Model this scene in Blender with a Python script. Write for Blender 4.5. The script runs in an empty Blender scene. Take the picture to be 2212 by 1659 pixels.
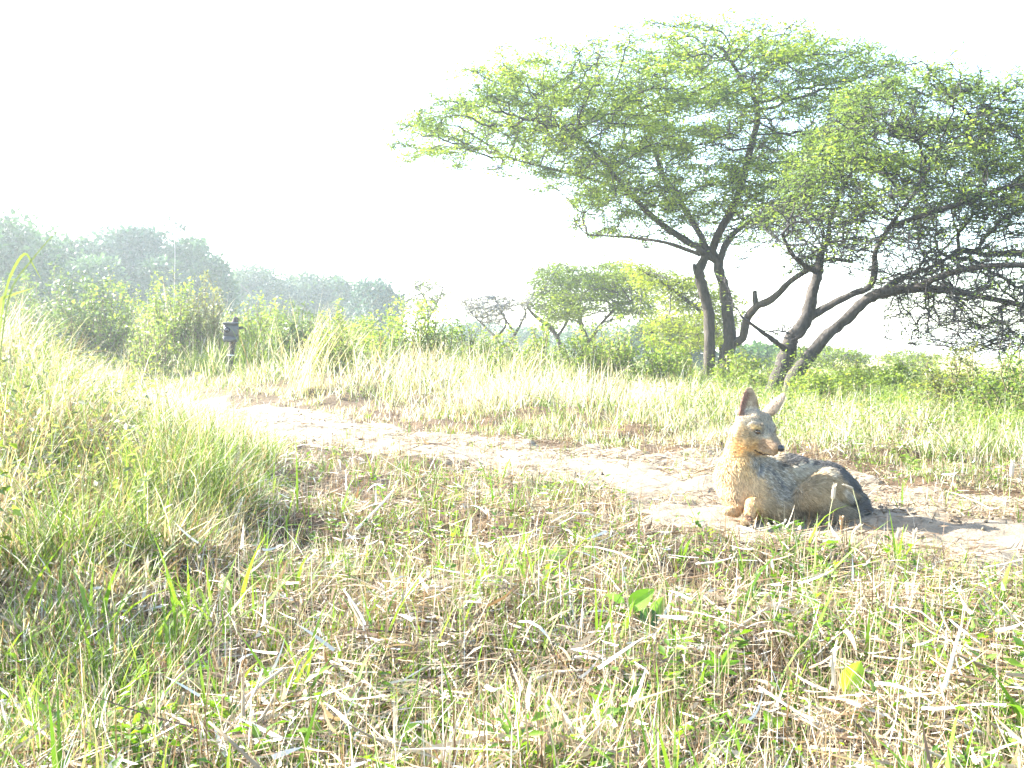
import bpy, math, random
import numpy as np
from mathutils import Vector, Matrix

# ------------------------------------------------------------------ camera, sky, sun, exposure
SC = bpy.context.scene
COL = SC.collection
F = 2268.0          # focal length in units of the 2212-px-wide view of the photograph
CX, HY = 1106.0, 760.0
H = 0.57            # camera height above the track
cam_d = bpy.data.cameras.new("camera")
cam = bpy.data.objects.new("camera", cam_d)
COL.objects.link(cam)
cam.location = (0, 0, H)
cam.rotation_euler = (math.pi / 2, 0, 0)
cam_d.sensor_width = 36.0
cam_d.lens = 36.0 * F / 2212.0
cam_d.shift_y = -(829.5 - HY) / 2212.0
cam_d.clip_start = 0.02
cam_d.clip_end = 2000
SC.camera = cam

SUN_AZ = math.radians(-64)      # from straight ahead, negative = left
SUN_EL = math.radians(29)
world = bpy.data.worlds.new("World")
SC.world = world
world.use_nodes = True
wn = world.node_tree
sky = wn.nodes.new("ShaderNodeTexSky")
sky.sky_type = 'NISHITA'
sky.sun_disc = False
sky.sun_elevation = SUN_EL
sky.sun_rotation = SUN_AZ
sky.air_density = 1.0
sky.dust_density = 1.0
sky.ozone_density = 1.0
bg = wn.nodes["Background"]
bg.inputs["Strength"].default_value = 0.11
wn.links.new(sky.outputs[0], bg.inputs["Color"])

sl = bpy.data.lights.new("sun", 'SUN')
sl.energy = 5.0
sl.angle = math.radians(0.5)
sl.color = (1.0, 0.965, 0.90)
sun = bpy.data.objects.new("sun", sl)
COL.objects.link(sun)
sdir = Vector((math.sin(SUN_AZ) * math.cos(SUN_EL), math.cos(SUN_AZ) * math.cos(SUN_EL), math.sin(SUN_EL)))
sun.rotation_euler = sdir.to_track_quat('Z', 'Y').to_euler()
sun.location = sdir * 50

SC.view_settings.view_transform = 'Standard'
SC.view_settings.look = 'None'
SC.view_settings.exposure = 3.15
SC.view_settings.gamma = 1.0
SC.render.engine = 'CYCLES'
SC.cycles.use_denoising = True
SC.cycles.max_bounces = 7
SC.cycles.diffuse_bounces = 4
SC.cycles.transmission_bounces = 4
SC.cycles.volume_bounces = 1
SC.cycles.caustics_reflective = False
SC.cycles.caustics_refractive = False

# ------------------------------------------------------------------ helpers
def at(u, v, D):
    """photo point (2212-wide coordinates) at forward distance D -> world"""
    return np.array([(u - CX) / F * D, D, H - (v - HY) / F * D])

def ground_D(v):
    return H * F / (v - HY)

def sstep(a, b, x):
    t = np.clip((x - a) / (b - a), 0, 1)
    return t * t * (3 - 2 * t)

def _hash(ix, iy, iz, seed):
    h = (ix.astype(np.int64) * 374761393 + iy.astype(np.int64) * 668265263 + iz.astype(np.int64) * 2147483647 + seed * 974634777)
    h = (h ^ (h >> 13)) * 1274126177
    h = h & 0x7fffffff
    h = (h ^ (h >> 16)) * 668265263
    return ((h & 0xffffff) / float(0xffffff))

def vnoise(x, y, z=None, seed=0):
    x = np.asarray(x, float); y = np.asarray(y, float)
    z = np.zeros_like(x) if z is None else np.asarray(z, float)
    ix, iy, iz = np.floor(x), np.floor(y), np.floor(z)
    fx, fy, fz = x - ix, y - iy, z - iz
    fx = fx * fx * (3 - 2 * fx); fy = fy * fy * (3 - 2 * fy); fz = fz * fz * (3 - 2 * fz)
    r = 0
    for dx in (0, 1):
        for dy in (0, 1):
            for dz in (0, 1):
                w = (fx if dx else 1 - fx) * (fy if dy else 1 - fy) * (fz if dz else 1 - fz)
                r = r + w * _hash(ix + dx, iy + dy, iz + dz, seed)
    return r

def nrm(v):
    return v / (np.linalg.norm(v, axis=-1, keepdims=True) + 1e-12)

class Geo:
    """collects vertices, faces and point colours for ONE mesh object"""
    def __init__(self):
        self.V = []; self.C = []; self.F = {3: [], 4: []}; self.n = 0; self.M = {3: [], 4: []}
    def add(self, V, faces, col, mat=0):
        V = np.asarray(V, float).reshape(-1, 3)
        col = np.asarray(col, float)
        if col.ndim == 1:
            col = np.tile(col, (len(V), 1))
        self.V.append(V); self.C.append(col)
        for f in faces:
            f = np.asarray(f, np.int64)
            if len(f):
                self.F[f.shape[1]].append(f + self.n)
                self.M[f.shape[1]].append(np.full(len(f), mat))
        self.n += len(V)
    def build(self, name, mats, parent=None, smooth=True, origin=None):
        V = np.concatenate(self.V); C = np.concatenate(self.C)
        if origin is not None:
            V = V - np.asarray(origin)
        t = np.concatenate(self.F[3]) if self.F[3] else np.zeros((0, 3), np.int64)
        q = np.concatenate(self.F[4]) if self.F[4] else np.zeros((0, 4), np.int64)
        me = bpy.data.meshes.new(name)
        me.vertices.add(len(V))
        me.vertices.foreach_set("co", V.astype(np.float32).ravel())
        loops = np.concatenate([t.ravel(), q.ravel()]).astype(np.int32)
        me.loops.add(len(loops))
        me.loops.foreach_set("vertex_index", loops)
        npoly = len(t) + len(q)
        me.polygons.add(npoly)
        st = np.concatenate([np.arange(len(t)) * 3, len(t) * 3 + np.arange(len(q)) * 4]).astype(np.int32)
        me.polygons.foreach_set("loop_start", st)
        me.polygons.foreach_set("use_smooth", np.full(npoly, smooth))
        if not isinstance(mats, (list, tuple)):
            mats = [mats]
        for m in mats:
            me.materials.append(m)
        if len(mats) > 1:
            mi = np.concatenate((self.M[3] or [np.zeros(0)]) + (self.M[4] or [np.zeros(0)])).astype(np.int32)
            me.polygons.foreach_set("material_index", mi)
        ca = me.color_attributes.new("Col", 'FLOAT_COLOR', 'POINT')
        rgba = np.ones((len(V), 4), np.float32); rgba[:, :3] = C
        ca.data.foreach_set("color", rgba.ravel())
        me.update(calc_edges=True)
        me.validate()
        o = bpy.data.objects.new(name, me)
        COL.objects.link(o)
        if parent is not None:
            o.parent = parent
        return o

def tag(o, label=None, cat=None, group=None, kind=None):
    if label: o["label"] = label
    if cat: o["category"] = cat
    if group: o["group"] = group
    if kind: o["kind"] = kind
    return o

def empty(name, loc, label, cat, group=None):
    o = bpy.data.objects.new(name, None)
    o.empty_display_size = 0.1
    COL.objects.link(o)
    o.location = Vector([float(c) for c in loc])
    return tag(o, label, cat, group)

# ------------------------------------------------------------------ materials
def mat_leaf(name, trans=0.4, tint=(1.25, 1.2, 0.6), rough=0.6, spec=0.25):
    m = bpy.data.materials.new(name); m.use_nodes = True
    nt = m.node_tree; N = nt.nodes; L = nt.links
    p = N["Principled BSDF"]; out = N["Material Output"]
    a = N.new("ShaderNodeVertexColor"); a.layer_name = "Col"
    p.inputs["Roughness"].default_value = rough
    p.inputs["Specular IOR Level"].default_value = spec
    L.new(a.outputs["Color"], p.inputs["Base Color"])
    if trans > 0:
        t = N.new("ShaderNodeBsdfTranslucent")
        mul = N.new("ShaderNodeMix"); mul.data_type = 'RGBA'; mul.blend_type = 'MULTIPLY'
        mul.inputs[0].default_value = 1.0
        L.new(a.outputs["Color"], mul.inputs[6]); mul.inputs[7].default_value = (*tint, 1)
        L.new(mul.outputs[2], t.inputs["Color"])
        mx = N.new("ShaderNodeMixShader"); mx.inputs[0].default_value = trans
        L.new(p.outputs[0], mx.inputs[1]); L.new(t.outputs[0], mx.inputs[2])
        L.new(mx.outputs[0], out.inputs["Surface"])
    return m

def mat_rough(name, scale=30, bump=0.4, dist=0.01, vary=0.35, stretch=(1, 1, 1), rough=0.9):
    """vertex colour broken up by noise, with bump (bark, soil, wood)"""
    m = bpy.data.materials.new(name); m.use_nodes = True
    nt = m.node_tree; N = nt.nodes; L = nt.links
    p = N["Principled BSDF"]
    p.inputs["Roughness"].default_value = rough
    p.inputs["Specular IOR Level"].default_value = 0.15
    a = N.new("ShaderNodeVertexColor"); a.layer_name = "Col"
    tc = N.new("ShaderNodeTexCoord"); mp = N.new("ShaderNodeMapping")
    mp.inputs["Scale"].default_value = stretch
    L.new(tc.outputs["Object"], mp.inputs["Vector"])
    n = N.new("ShaderNodeTexNoise"); n.inputs["Scale"].default_value = scale; n.inputs["Detail"].default_value = 8
    n.inputs["Roughness"].default_value = 0.65
    L.new(mp.outputs[0], n.inputs["Vector"])
    r = N.new("ShaderNodeMapRange"); r.inputs["From Min"].default_value = 0.3; r.inputs["From Max"].default_value = 0.7
    r.inputs["To Min"].default_value = 1 - vary; r.inputs["To Max"].default_value = 1 + vary
    L.new(n.outputs[0], r.inputs["Value"])
    mul = N.new("ShaderNodeVectorMath"); mul.operation = 'SCALE'
    L.new(a.outputs["Color"], mul.inputs[0]); L.new(r.outputs[0], mul.inputs["Scale"])
    L.new(mul.outputs[0], p.inputs["Base Color"])
    b = N.new("ShaderNodeBump"); b.inputs["Strength"].default_value = bump; b.inputs["Distance"].default_value = dist
    L.new(n.outputs[0], b.inputs["Height"]); L.new(b.outputs[0], p.inputs["Normal"])
    return m

def mat_plain(name, color, rough=0.5, spec=0.4, noise=0.1, scale=80):
    m = bpy.data.materials.new(name); m.use_nodes = True
    nt = m.node_tree; N = nt.nodes; L = nt.links
    p = N["Principled BSDF"]
    p.inputs["Roughness"].default_value = rough
    p.inputs["Specular IOR Level"].default_value = spec
    n = N.new("ShaderNodeTexNoise"); n.inputs["Scale"].default_value = scale
    tc = N.new("ShaderNodeTexCoord"); L.new(tc.outputs["Object"], n.inputs["Vector"])
    mx = N.new("ShaderNodeMix"); mx.data_type = 'RGBA'
    mx.inputs[6].default_value = (*[c * (1 - noise) for c in color], 1)
    mx.inputs[7].default_value = (*[min(1, c * (1 + noise)) for c in color], 1)
    L.new(n.outputs[0], mx.inputs[0]); L.new(mx.outputs[2], p.inputs["Base Color"])
    return m

M_SOIL = mat_rough("soil", 14, 0.8, 0.03, 0.45)
M_SAND = mat_rough("sandy_track", 9, 0.9, 0.03, 0.22)
M_GRASS = mat_leaf("grass_blades", 0.38, (1.15, 1.15, 0.75))
M_STRAW = mat_leaf("dry_straw", 0.22, (1.1, 1.0, 0.8), 0.55, 0.3)
M_LEAF = mat_leaf("acacia_leaflets", 0.5, (1.5, 1.45, 0.5))
M_FAR = mat_leaf("distant_foliage", 0.25, (1.2, 1.2, 0.7))
M_WEED = mat_leaf("weed_leaves", 0.45, (1.35, 1.4, 0.5), 0.5, 0.35)
M_BARK = mat_rough("bark", 22, 0.9, 0.03, 0.5, (1, 1, 0.35))
M_TWIG = mat_rough("twig_bark", 40, 0.2, 0.005, 0.3)
M_FUR = mat_leaf("fur", 0.12, (1.1, 1.0, 0.9), 0.7, 0.2)
M_SKIN = mat_leaf("hide", 0.0, rough=0.85, spec=0.1)

# ------------------------------------------------------------------ terrain
PATH_C = np.array([(-11, 17.5), (-6.2, 13.4), (-3, 9.6), (-0.7, 6.6), (0.3, 5.45), (0.98, 4.4), (1.4, 3.5), (1.9, 2.5), (2.3, 1.2), (2.6, -1.0)])
PATH_W = np.array([0.9, 0.9, 0.88, 0.74, 0.72, 0.78, 0.82, 0.64, 0.6, 0.6])

def path_sd(x, y):
    """signed offset across the track in half-widths (0 centre, 1 edge) and the along-position"""
    x = np.asarray(x, float); y = np.asarray(y, float)
    best = np.full(x.shape, 1e9); s = np.zeros(x.shape); side = np.zeros(x.shape)
    for i in range(len(PATH_C) - 1):
        a, b = PATH_C[i], PATH_C[i + 1]
        ab = b - a
        t = np.clip(((x - a[0]) * ab[0] + (y - a[1]) * ab[1]) / (ab @ ab), 0, 1)
        dx = x - a[0] - t * ab[0]; dy = y - a[1] - t * ab[1]
        w = PATH_W[i] * (1 - t) + PATH_W[i + 1] * t
        d = np.hypot(dx, dy) / w
        cr = np.sign(ab[0] * dy - ab[1] * dx)
        m = d < best
        best = np.where(m, d, best); s = np.where(m, i + t, s); side = np.where(m, cr * d, side)
    return best, side, s

def terrain(x, y):
    x = np.asarray(x, float); y = np.asarray(y, float)
    d, side, s = path_sd(x, y)
    on = 1 - sstep(0.7, 1.3, d)
    z = 0.085 * (vnoise(x / 0.42, y / 0.42, seed=1) - 0.5) + 0.04 * (vnoise(x / 0.2, y / 0.2, seed=4) - 0.5) + 0.09 * (vnoise(x / 1.7, y / 1.7, seed=2) - 0.5)
    z = z * (1 - 0.7 * on)
    z = z + 0.02 * (vnoise(x / 0.13, y / 0.13, seed=3) - 0.5)
    # two wheel ruts
    z = z - on * 0.03 + on * 0.03 * np.exp(-(side / 0.25) ** 2)
    # bank on the left
    z = z + 0.62 * sstep(1.15, 3.6, -side) * sstep(2.2, 7.5, y) * sstep(-0.12, -0.5, x / np.maximum(y, .5)) + 0.12 * sstep(1, 4, -x) * sstep(1, 3, y) * (1 - on)
    z = z + 0.20 * sstep(1.1, 3.0, side) * sstep(3, -2, x) + 0.5 * sstep(1.5, 6, side) * sstep(0, -8, x)
    z = z + 1.2 * sstep(25, 70, y) * sstep(-5, 40, -x)
    z = z - 0.45 * sstep(14, 40, y) * sstep(2, 14, x)
    return z

def zg(x, y):
    return float(terrain(np.array([x]), np.array([y]))[0])

def graded(n, k, ext):
    t = np.linspace(-1, 1, n)
    return np.sinh(t * k) / np.sinh(k) * ext

def grid_faces(nx, ny):
    i = np.arange(nx - 1)[:, None]; j = np.arange(ny - 1)[None, :]
    a = (i * ny + j).ravel()
    return np.stack([a, a + ny, a + ny + 1, a + 1], 1)

gx = graded(440, 7.2, 420); gy = graded(520, 7.2, 420) + 3.5
X, Y = np.meshgrid(gx, gy, indexing='ij')
Z = terrain(X, Y)
base = np.array([0.06, 0.038, 0.02])
nz = vnoise(X / 0.9, Y / 0.9, seed=9)
gc = base[None, None] * (0.75 + 0.6 * nz[..., None])
far = sstep(9, 25, Y)[..., None]
gc = gc * (1 - far) + np.array([0.26, 0.24, 0.09]) * far
g = Geo()
g.add(np.stack([X, Y, Z], -1).reshape(-1, 3), [grid_faces(440, 520)], gc.reshape(-1, 3))
tag(g.build("ground", M_SOIL), "brown soil under straw litter and grass", None, kind="structure")

# sandy track: a sheet of its own just above the ground
ns, nw = 1150, 72
ts = np.linspace(0, len(PATH_C) - 1, ns)
from_idx = np.arange(len(PATH_C))
def cr(arr, t):
    i = np.clip(np.floor(t).astype(int), 0, len(arr) - 2); f = (t - i)
    p = lambda k: arr[np.clip(k, 0, len(arr) - 1)]
    if arr.ndim == 2: f = f[:, None]
    p0, p1, p2, p3 = p(i - 1), p(i), p(i + 1), p(i + 2)
    return 0.5 * ((2 * p1) + (p2 - p0) * f + (2 * p0 - 5 * p1 + 4 * p2 - p3) * f ** 2 + (3 * p1 - p0 - 3 * p2 + p3) * f ** 3)
pc = cr(PATH_C, ts); pw = cr(PATH_W, ts)
tang = nrm(np.gradient(pc, axis=0)); nor = np.stack([-tang[:, 1], tang[:, 0]], 1)
ww = np.linspace(-1, 1, nw)
edge_l = 1 + 0.35 * (vnoise(ts * 7, ts * 0, seed=5) - 0.5); edge_r = 1 + 0.35 * (vnoise(ts * 7, ts * 0, seed=6) - 0.5)
wid = np.where(ww[None, :] < 0, edge_l[:, None], edge_r[:, None]) * pw[:, None]
PX = pc[:, 0, None] + nor[:, 0, None] * ww[None] * wid
PY = pc[:, 1, None] + nor[:, 1, None] * ww[None] * wid
dist = np.hypot(PX, PY)
PZ = terrain(PX, PY) + 0.014 + 0.0013 * dist - 0.03 * sstep(0.9, 1.0, np.abs(ww))[None] 
PZ = PZ + 0.022 * (vnoise(PX / .10, PY / .10, seed=16) - .5) + 0.012 * (vnoise(PX / .045, PY / .045, seed=17) - .5)
sandn = vnoise(PX / 0.35, PY / 0.35, seed=12)[..., None]
sc_ = np.array([0.205, 0.163, 0.112]) * (0.8 + 0.4 * sandn)
g = Geo()
g.add(np.stack([PX, PY, PZ], -1).reshape(-1, 3), [grid_faces(ns, nw)], sc_.reshape(-1, 3))
tag(g.build("path", M_SAND), "pale sandy vehicle track winding through the grass", None, kind="structure")

# ------------------------------------------------------------------ blades, leaves, tubes
def blades(g, P, L, W, az, lean, curl, c0, c1, seg=3, taper=1.4, twist=None, rng=None):
    n = len(P)
    if n == 0: return
    L = np.broadcast_to(L, n); W = np.broadcast_to(W, n)
    hd = np.stack([np.cos(az), np.sin(az), np.zeros(n)], 1)
    up = np.array([0, 0, 1.0])
    side = np.stack([-np.sin(az), np.cos(az), np.zeros(n)], 1)
    if twist is None: twist = np.zeros(n)
    pos = np.array(P, float)
    rows = []; cols = []
    for j in range(seg + 1):
        t = j / seg
        a = lean + curl * t
        d = hd * np.sin(a)[:, None] + up * np.cos(a)[:, None]
        nn = np.cross(side, d)
        sd = side * np.cos(twist)[:, None] + nn * np.sin(twist)[:, None]
        wj = W * (1 - t ** taper) * (0.75 + 0.25 * math.sin(math.pi * min(1, t + 0.3)))
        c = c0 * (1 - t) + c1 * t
        if j < seg:
            rows.append(pos - sd * wj[:, None] / 2); rows.append(pos + sd * wj[:, None] / 2)
            cols += [c, c]
        else:
            rows.append(pos.copy()); cols.append(c)
        pos = pos + d * (L / seg)[:, None]
    k = len(rows)
    V = np.stack(rows, 1).reshape(-1, 3); C = np.stack(cols, 1).reshape(-1, 3)
    b = np.arange(n) * k
    quads = [np.stack([b + 2 * j, b + 2 * j + 1, b + 2 * j + 3, b + 2 * j + 2], 1) for j in range(seg - 1)]
    tri = np.stack([b + 2 * seg - 2, b + 2 * seg - 1, b + 2 * seg], 1)
    g.add(V, quads + [tri], C)

def cards(g, P, d, nvec, L, W, c, fold=0.25, kink=0.42):
    """leaf cards: pointed rhombs folded along the midrib (two triangles pairs)"""
    n = len(P)
    if n == 0: return
    d = nrm(d); side = nrm(np.cross(d, nvec)); nn = np.cross(side, d)
    L = np.broadcast_to(L, n)[:, None]; W = np.broadcast_to(W, n)[:, None]
    p0 = P; p2 = P + d * L
    mid = P + d * L * kink
    p1 = mid + side * W / 2 + nn * W * fold; p3 = mid - side * W / 2 + nn * W * fold
    V = np.stack([p0, p1, p2, p3], 1).reshape(-1, 3)
    b = np.arange(n) * 4
    C = np.repeat(c, 4, 0) if c.ndim == 2 else c
    g.add(V, [np.stack([b, b + 1, b + 2], 1), np.stack([b, b + 2, b + 3], 1)], C)

def tube(g, pts, rad, col, sides=9, rough=0.0, seed=0, sub=4, cap=True):
    pts = np.asarray(pts, float); rad = np.asarray(rad, float)
    if sub > 1 and len(pts) > 2:
        t = np.linspace(0, len(pts) - 1, (len(pts) - 1) * sub + 1)
        pts2 = cr(pts, t); rad = cr(rad, t); pts = pts2
    n = len(pts)
    T = nrm(np.gradient(pts, axis=0))
    ref = np.array([0.0, 1.0, 0.0]) if abs(T[0][1]) < 0.9 else np.array([1.0, 0, 0])
    u = nrm(ref - T * (T @ ref)[:, None]); w = np.cross(T, u)
    a = np.arange(sides) / sides * 2 * math.pi
    R = rad[:, None] * np.ones((1, sides))
    if rough:
        ii = np.arange(n)[:, None] * np.ones((1, sides))
        R = R * (1 + rough * (vnoise(np.cos(a)[None] * 2 + 7 + ii * 0, np.sin(a)[None] * 2 + 3 + ii * 0, ii * 0.45, seed=seed) - 0.5) * 2)
    V = pts[:, None] + R[..., None] * (np.cos(a)[None, :, None] * u[:, None] + np.sin(a)[None, :, None] * w[:, None])
    i = np.arange(n - 1)[:, None]; j = np.arange(sides)[None]
    q = np.stack([i * sides + j, i * sides + (j + 1) % sides, (i + 1) * sides + (j + 1) % sides, (i + 1) * sides + j], -1).reshape(-1, 4)
    V = V.reshape(-1, 3); fs = [q]
    if cap:
        V = np.concatenate([V, pts[-1:] + T[-1:] * rad[-1] * 0.6, pts[:1]])
        e = n * sides; jj = np.arange(sides)
        fs.append(np.stack([(n - 1) * sides + jj, (n - 1) * sides + (jj + 1) % sides, np.full(sides, e)], 1))
        fs.append(np.stack([(jj + 1) % sides, jj, np.full(sides, e + 1)], 1))
    g.add(V, fs, np.asarray(col, float))

def edges_tubes(g, A, B, ra, rb, col, sides=4):
    n = len(A)
    if n == 0: return
    T = nrm(B - A)
    ref = np.where(np.abs(T[:, 2:3]) < 0.9, np.array([[0, 0, 1.0]]), np.array([[1.0, 0, 0]]))
    u = nrm(np.cross(T, ref)); w = np.cross(T, u)
    a = np.arange(sides) / sides * 2 * math.pi
    ring = np.cos(a)[None, :, None] * u[:, None] + np.sin(a)[None, :, None] * w[:, None]
    V = np.concatenate([A[:, None] + ring * ra[:, None, None], B[:, None] + ring * rb[:, None, None]], 1).reshape(-1, 3)
    b = (np.arange(n) * 2 * sides)[:, None]; j = np.arange(sides)[None]
    q = np.stack([b + j, b + (j + 1) % sides, b + sides + (j + 1) % sides, b + sides + j], -1).reshape(-1, 4)
    g.add(V, [q], col if np.ndim(col) == 1 else np.repeat(col, 2 * sides, 0))

def rand_dirs(rng, n, zs=1.0):
    v = rng.normal(size=(n, 3)); v[:, 2] *= zs
    return nrm(v)

def mix(c0, c1, t):
    return np.asarray(c0) * (1 - t)[:, None] + np.asarray(c1) * t[:, None]

def colonize(seeds, attr, rng, di=0.9, dk=0.16, step=0.11, iters=140, zs=0.75, maxch=4, noise=0.25):
    cap = 60000
    N = np.zeros((cap, 3)); par = np.full(cap, -1); ch = np.zeros(cap, int)
    m = len(seeds); N[:m] = seeds
    A = attr.copy()
    near = np.zeros(len(A), int); nd = np.full(len(A), 1e9)
    for k0 in range(0, m, 400):
        dd = np.linalg.norm(A[:, None] - N[None, k0:min(m, k0 + 400)], axis=2)
        j = dd.argmin(1); v = dd[np.arange(len(A)), j]
        b = v < nd; nd[b] = v[b]; near[b] = j[b] + k0
    cur_di = 6.0
    for it in range(iters):
        act = nd < cur_di
        if it > 45: cur_di = max(di, cur_di * 0.96)
        if not act.any(): break
        idx = near[act]
        dirs = nrm(A[act] - N[idx])
        un, inv = np.unique(idx, return_inverse=True)
        s = np.zeros((len(un), 3)); np.add.at(s, inv, dirs)
        ok = ch[un] < maxch
        un = un[ok]; s = s[ok]
        if len(un) == 0: break
        s = nrm(s); s[:, 2] *= zs
        s = nrm(nrm(s) + rng.normal(size=s.shape) * noise)
        new = N[un] + s * step
        k = len(new)
        if m + k > cap: break
        N[m:m + k] = new; par[m:m + k] = un; ch[un] += 1
        dd = np.linalg.norm(A[:, None] - new[None], axis=2)
        j = dd.argmin(1); v = dd[np.arange(len(A)), j]
        b = v < nd; nd[b] = v[b]; near[b] = j[b] + m
        m += k
        keep = nd > dk
        A = A[keep]; near = near[keep]; nd = nd[keep]
        if len(A) == 0: break
    return N[:m], par[:m]

def pipe_radii(par, nseed, tip=0.0045, p=2.3, rmax=0.05):
    m = len(par); r = np.zeros(m)
    for i in range(m - 1, nseed - 1, -1):
        if r[i] == 0: r[i] = tip ** p
        if par[i] >= nseed: r[par[i]] += r[i]
    r = np.minimum(r ** (1 / p), rmax)
    return r

def in_poly(pu, pv, poly):
    poly = np.asarray(poly, float); n = len(poly); res = np.zeros(len(pu), bool); j = n - 1
    for i in range(n):
        xi, yi = poly[i]; xj, yj = poly[j]
        c = ((yi > pv) != (yj > pv)) & (pu < (xj - xi) * (pv - yi) / (yj - yi + 1e-9) + xi)
        res ^= c; j = i
    return res

def limb(cx, cy, c2, D, dd=None):
    """limb points given in photo coordinates, with a depth offset per point"""
    out = []
    for k, (u, v) in enumerate(c2):
        e = 0 if dd is None else dd[k]
        p = at(u, v, D); p[1] += e
        out.append(p)
    return np.array(out)

def Z2(a, b):  # crop used to read the trunks -> photo coordinates
    return (1382.5 + 0.375 * a, 406.6 + 0.375 * b)
def Z3(a, b):
    return (813.2 + 0.6324 * a, 0.6324 * b)

def acacia(name, label, D, limbs, crown, n_attr, depth, rng, leaf_c, twig_c, bark_c, leaf_n, leaf_len, dk, step, seed_from,
           leaf_fn=None, tip=0.0045, group=None, extra=None, sides=11, rs=1.0, tlets=1):
    limbs = [(p_, [q_ * rs for q_ in r_]) for (p_, r_) in limbs]
    base = limbs[0][0][0].copy()
    base[2] = zg(base[0], base[1])
    root = empty(name, base, label, "tree", group)
    # attractors inside the crown outline, spread in depth
    crown = np.asarray(crown, float)
    lo, hi = crown.min(0), crown.max(0)
    uu = rng.uniform(lo[0], hi[0], n_attr * 6); vv = rng.uniform(lo[1], hi[1], n_attr * 6)
    m = in_poly(uu, vv, crown); uu = uu[m][:n_attr]; vv = vv[m][:n_attr]
    cu, hw = (lo[0] + hi[0]) / 2, (hi[0] - lo[0]) / 2
    dm = depth * np.sqrt(np.clip(1 - ((uu - cu) / (hw * 1.02)) ** 2, 0.04, 1))
    # nearer the top the crown is a little narrower in depth
    dm = dm * (0.55 + 0.45 * sstep(lo[1], lo[1] + 0.35 * (hi[1] - lo[1]), vv))
    off = rng.uniform(-1, 1, len(uu)) * dm
    A = np.stack([(uu - CX) / F * D, D + off, H - (vv - HY) / F * D], 1)
    # clump the attractors in flat tiers
    cl = vnoise(A[:, 0] / 0.55, A[:, 1] / 0.8, A[:, 2] / 0.22, seed=int(rng.integers(1000)))
    A = A[cl > 0.36]
    if extra is not None: A = np.concatenate([A, extra])
    seeds = []
    for k, (pts, rad) in enumerate(limbs):
        t = np.linspace(0, len(pts) - 1, (len(pts) - 1) * 4 + 1)
        q = cr(pts, t); f = seed_from[k]
        if f < 1: seeds.append(q[int(f * len(q)):])
    seeds = np.concatenate(seeds)
    N, par = colonize(seeds, A, rng, dk=dk, step=step)
    ns_ = len(seeds)
    r = pipe_radii(par, ns_, tip)
    g = Geo()
    for k, (pts, rad) in enumerate(limbs):
        tube(g, pts, rad, bark_c, sides=sides, rough=0.2, seed=k, sub=9)
    i = np.arange(ns_, len(N)); pa = par[i]
    ra = np.where(pa < ns_, r[i] * 1.15, np.minimum(r[np.clip(pa, 0, None)], r[i] * 1.5)); rb = r[i]
    tw = mix(np.asarray(twig_c), np.asarray(twig_c) * 1.35, rng.random(len(i)))
    edges_tubes(g, N[pa], N[i], ra, rb, tw, 4)
    if tlets:
        fi = np.repeat(i[r[i] < tip * 2.6], tlets); kt = len(fi)
        dt = rand_dirs(rng, kt, 0.35); A_ = N[fi]; B_ = A_ + dt * (rng.uniform(.5, 1.6, kt) * step * 1.2)[:, None]
        C_ = B_ + nrm(dt + rand_dirs(rng, kt, .4) * .6) * (rng.uniform(.3, 1.1, kt) * step)[:, None]
        tw = mix(np.asarray(twig_c), np.asarray(twig_c) * 1.3, rng.random(kt))
        edges_tubes(g, A_, B_, np.full(kt, tip * .8), np.full(kt, tip * .65), tw, 3); edges_tubes(g, B_, C_, np.full(kt, tip * .65), np.full(kt, tip * .35), tw, 3)
    g.build("trunk", M_BARK, root, origin=base)
    print("TREE", label[:30], "attr", len(A), "nodes", len(N) - ns_)
    # leaves at fine twigs
    fine = i[r[i] < tip * 2.1]
    P0 = N[fine]
    w = leaf_fn(P0) if leaf_fn is not None else np.ones(len(P0))
    cnt = rng.poisson(leaf_n * w)
    P = np.repeat(P0, cnt, 0); k = len(P)
    P = P + rng.normal(size=(k, 3)) * np.array([0.08, 0.08, 0.028]) * (leaf_len / 0.05)
    d = rand_dirs(rng, k, 0.45); d[:, 2] -= 0.15
    nv = nrm(np.array([0, 0, 1.0]) + rng.normal(size=(k, 3)) * 0.55)
    c0, c1 = np.asarray(leaf_c[0]), np.asarray(leaf_c[1])
    tmix = np.clip(vnoise(P[:, 0] / 0.6, P[:, 1] / 0.6, P[:, 2] / 0.35, seed=31) * 1.3 - 0.2 + rng.normal(size=k) * 0.18, 0, 1)
    c = mix(c0, c1, tmix)
    L = leaf_len * rng.uniform(0.6, 1.4, k)
    g = Geo()
    cards(g, P, d, nv, L, L * rng.uniform(0.22, 0.4, k), c)
    print('   leaves', k)
    g.build("crown", M_LEAF, root, origin=base)
    return root

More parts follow.
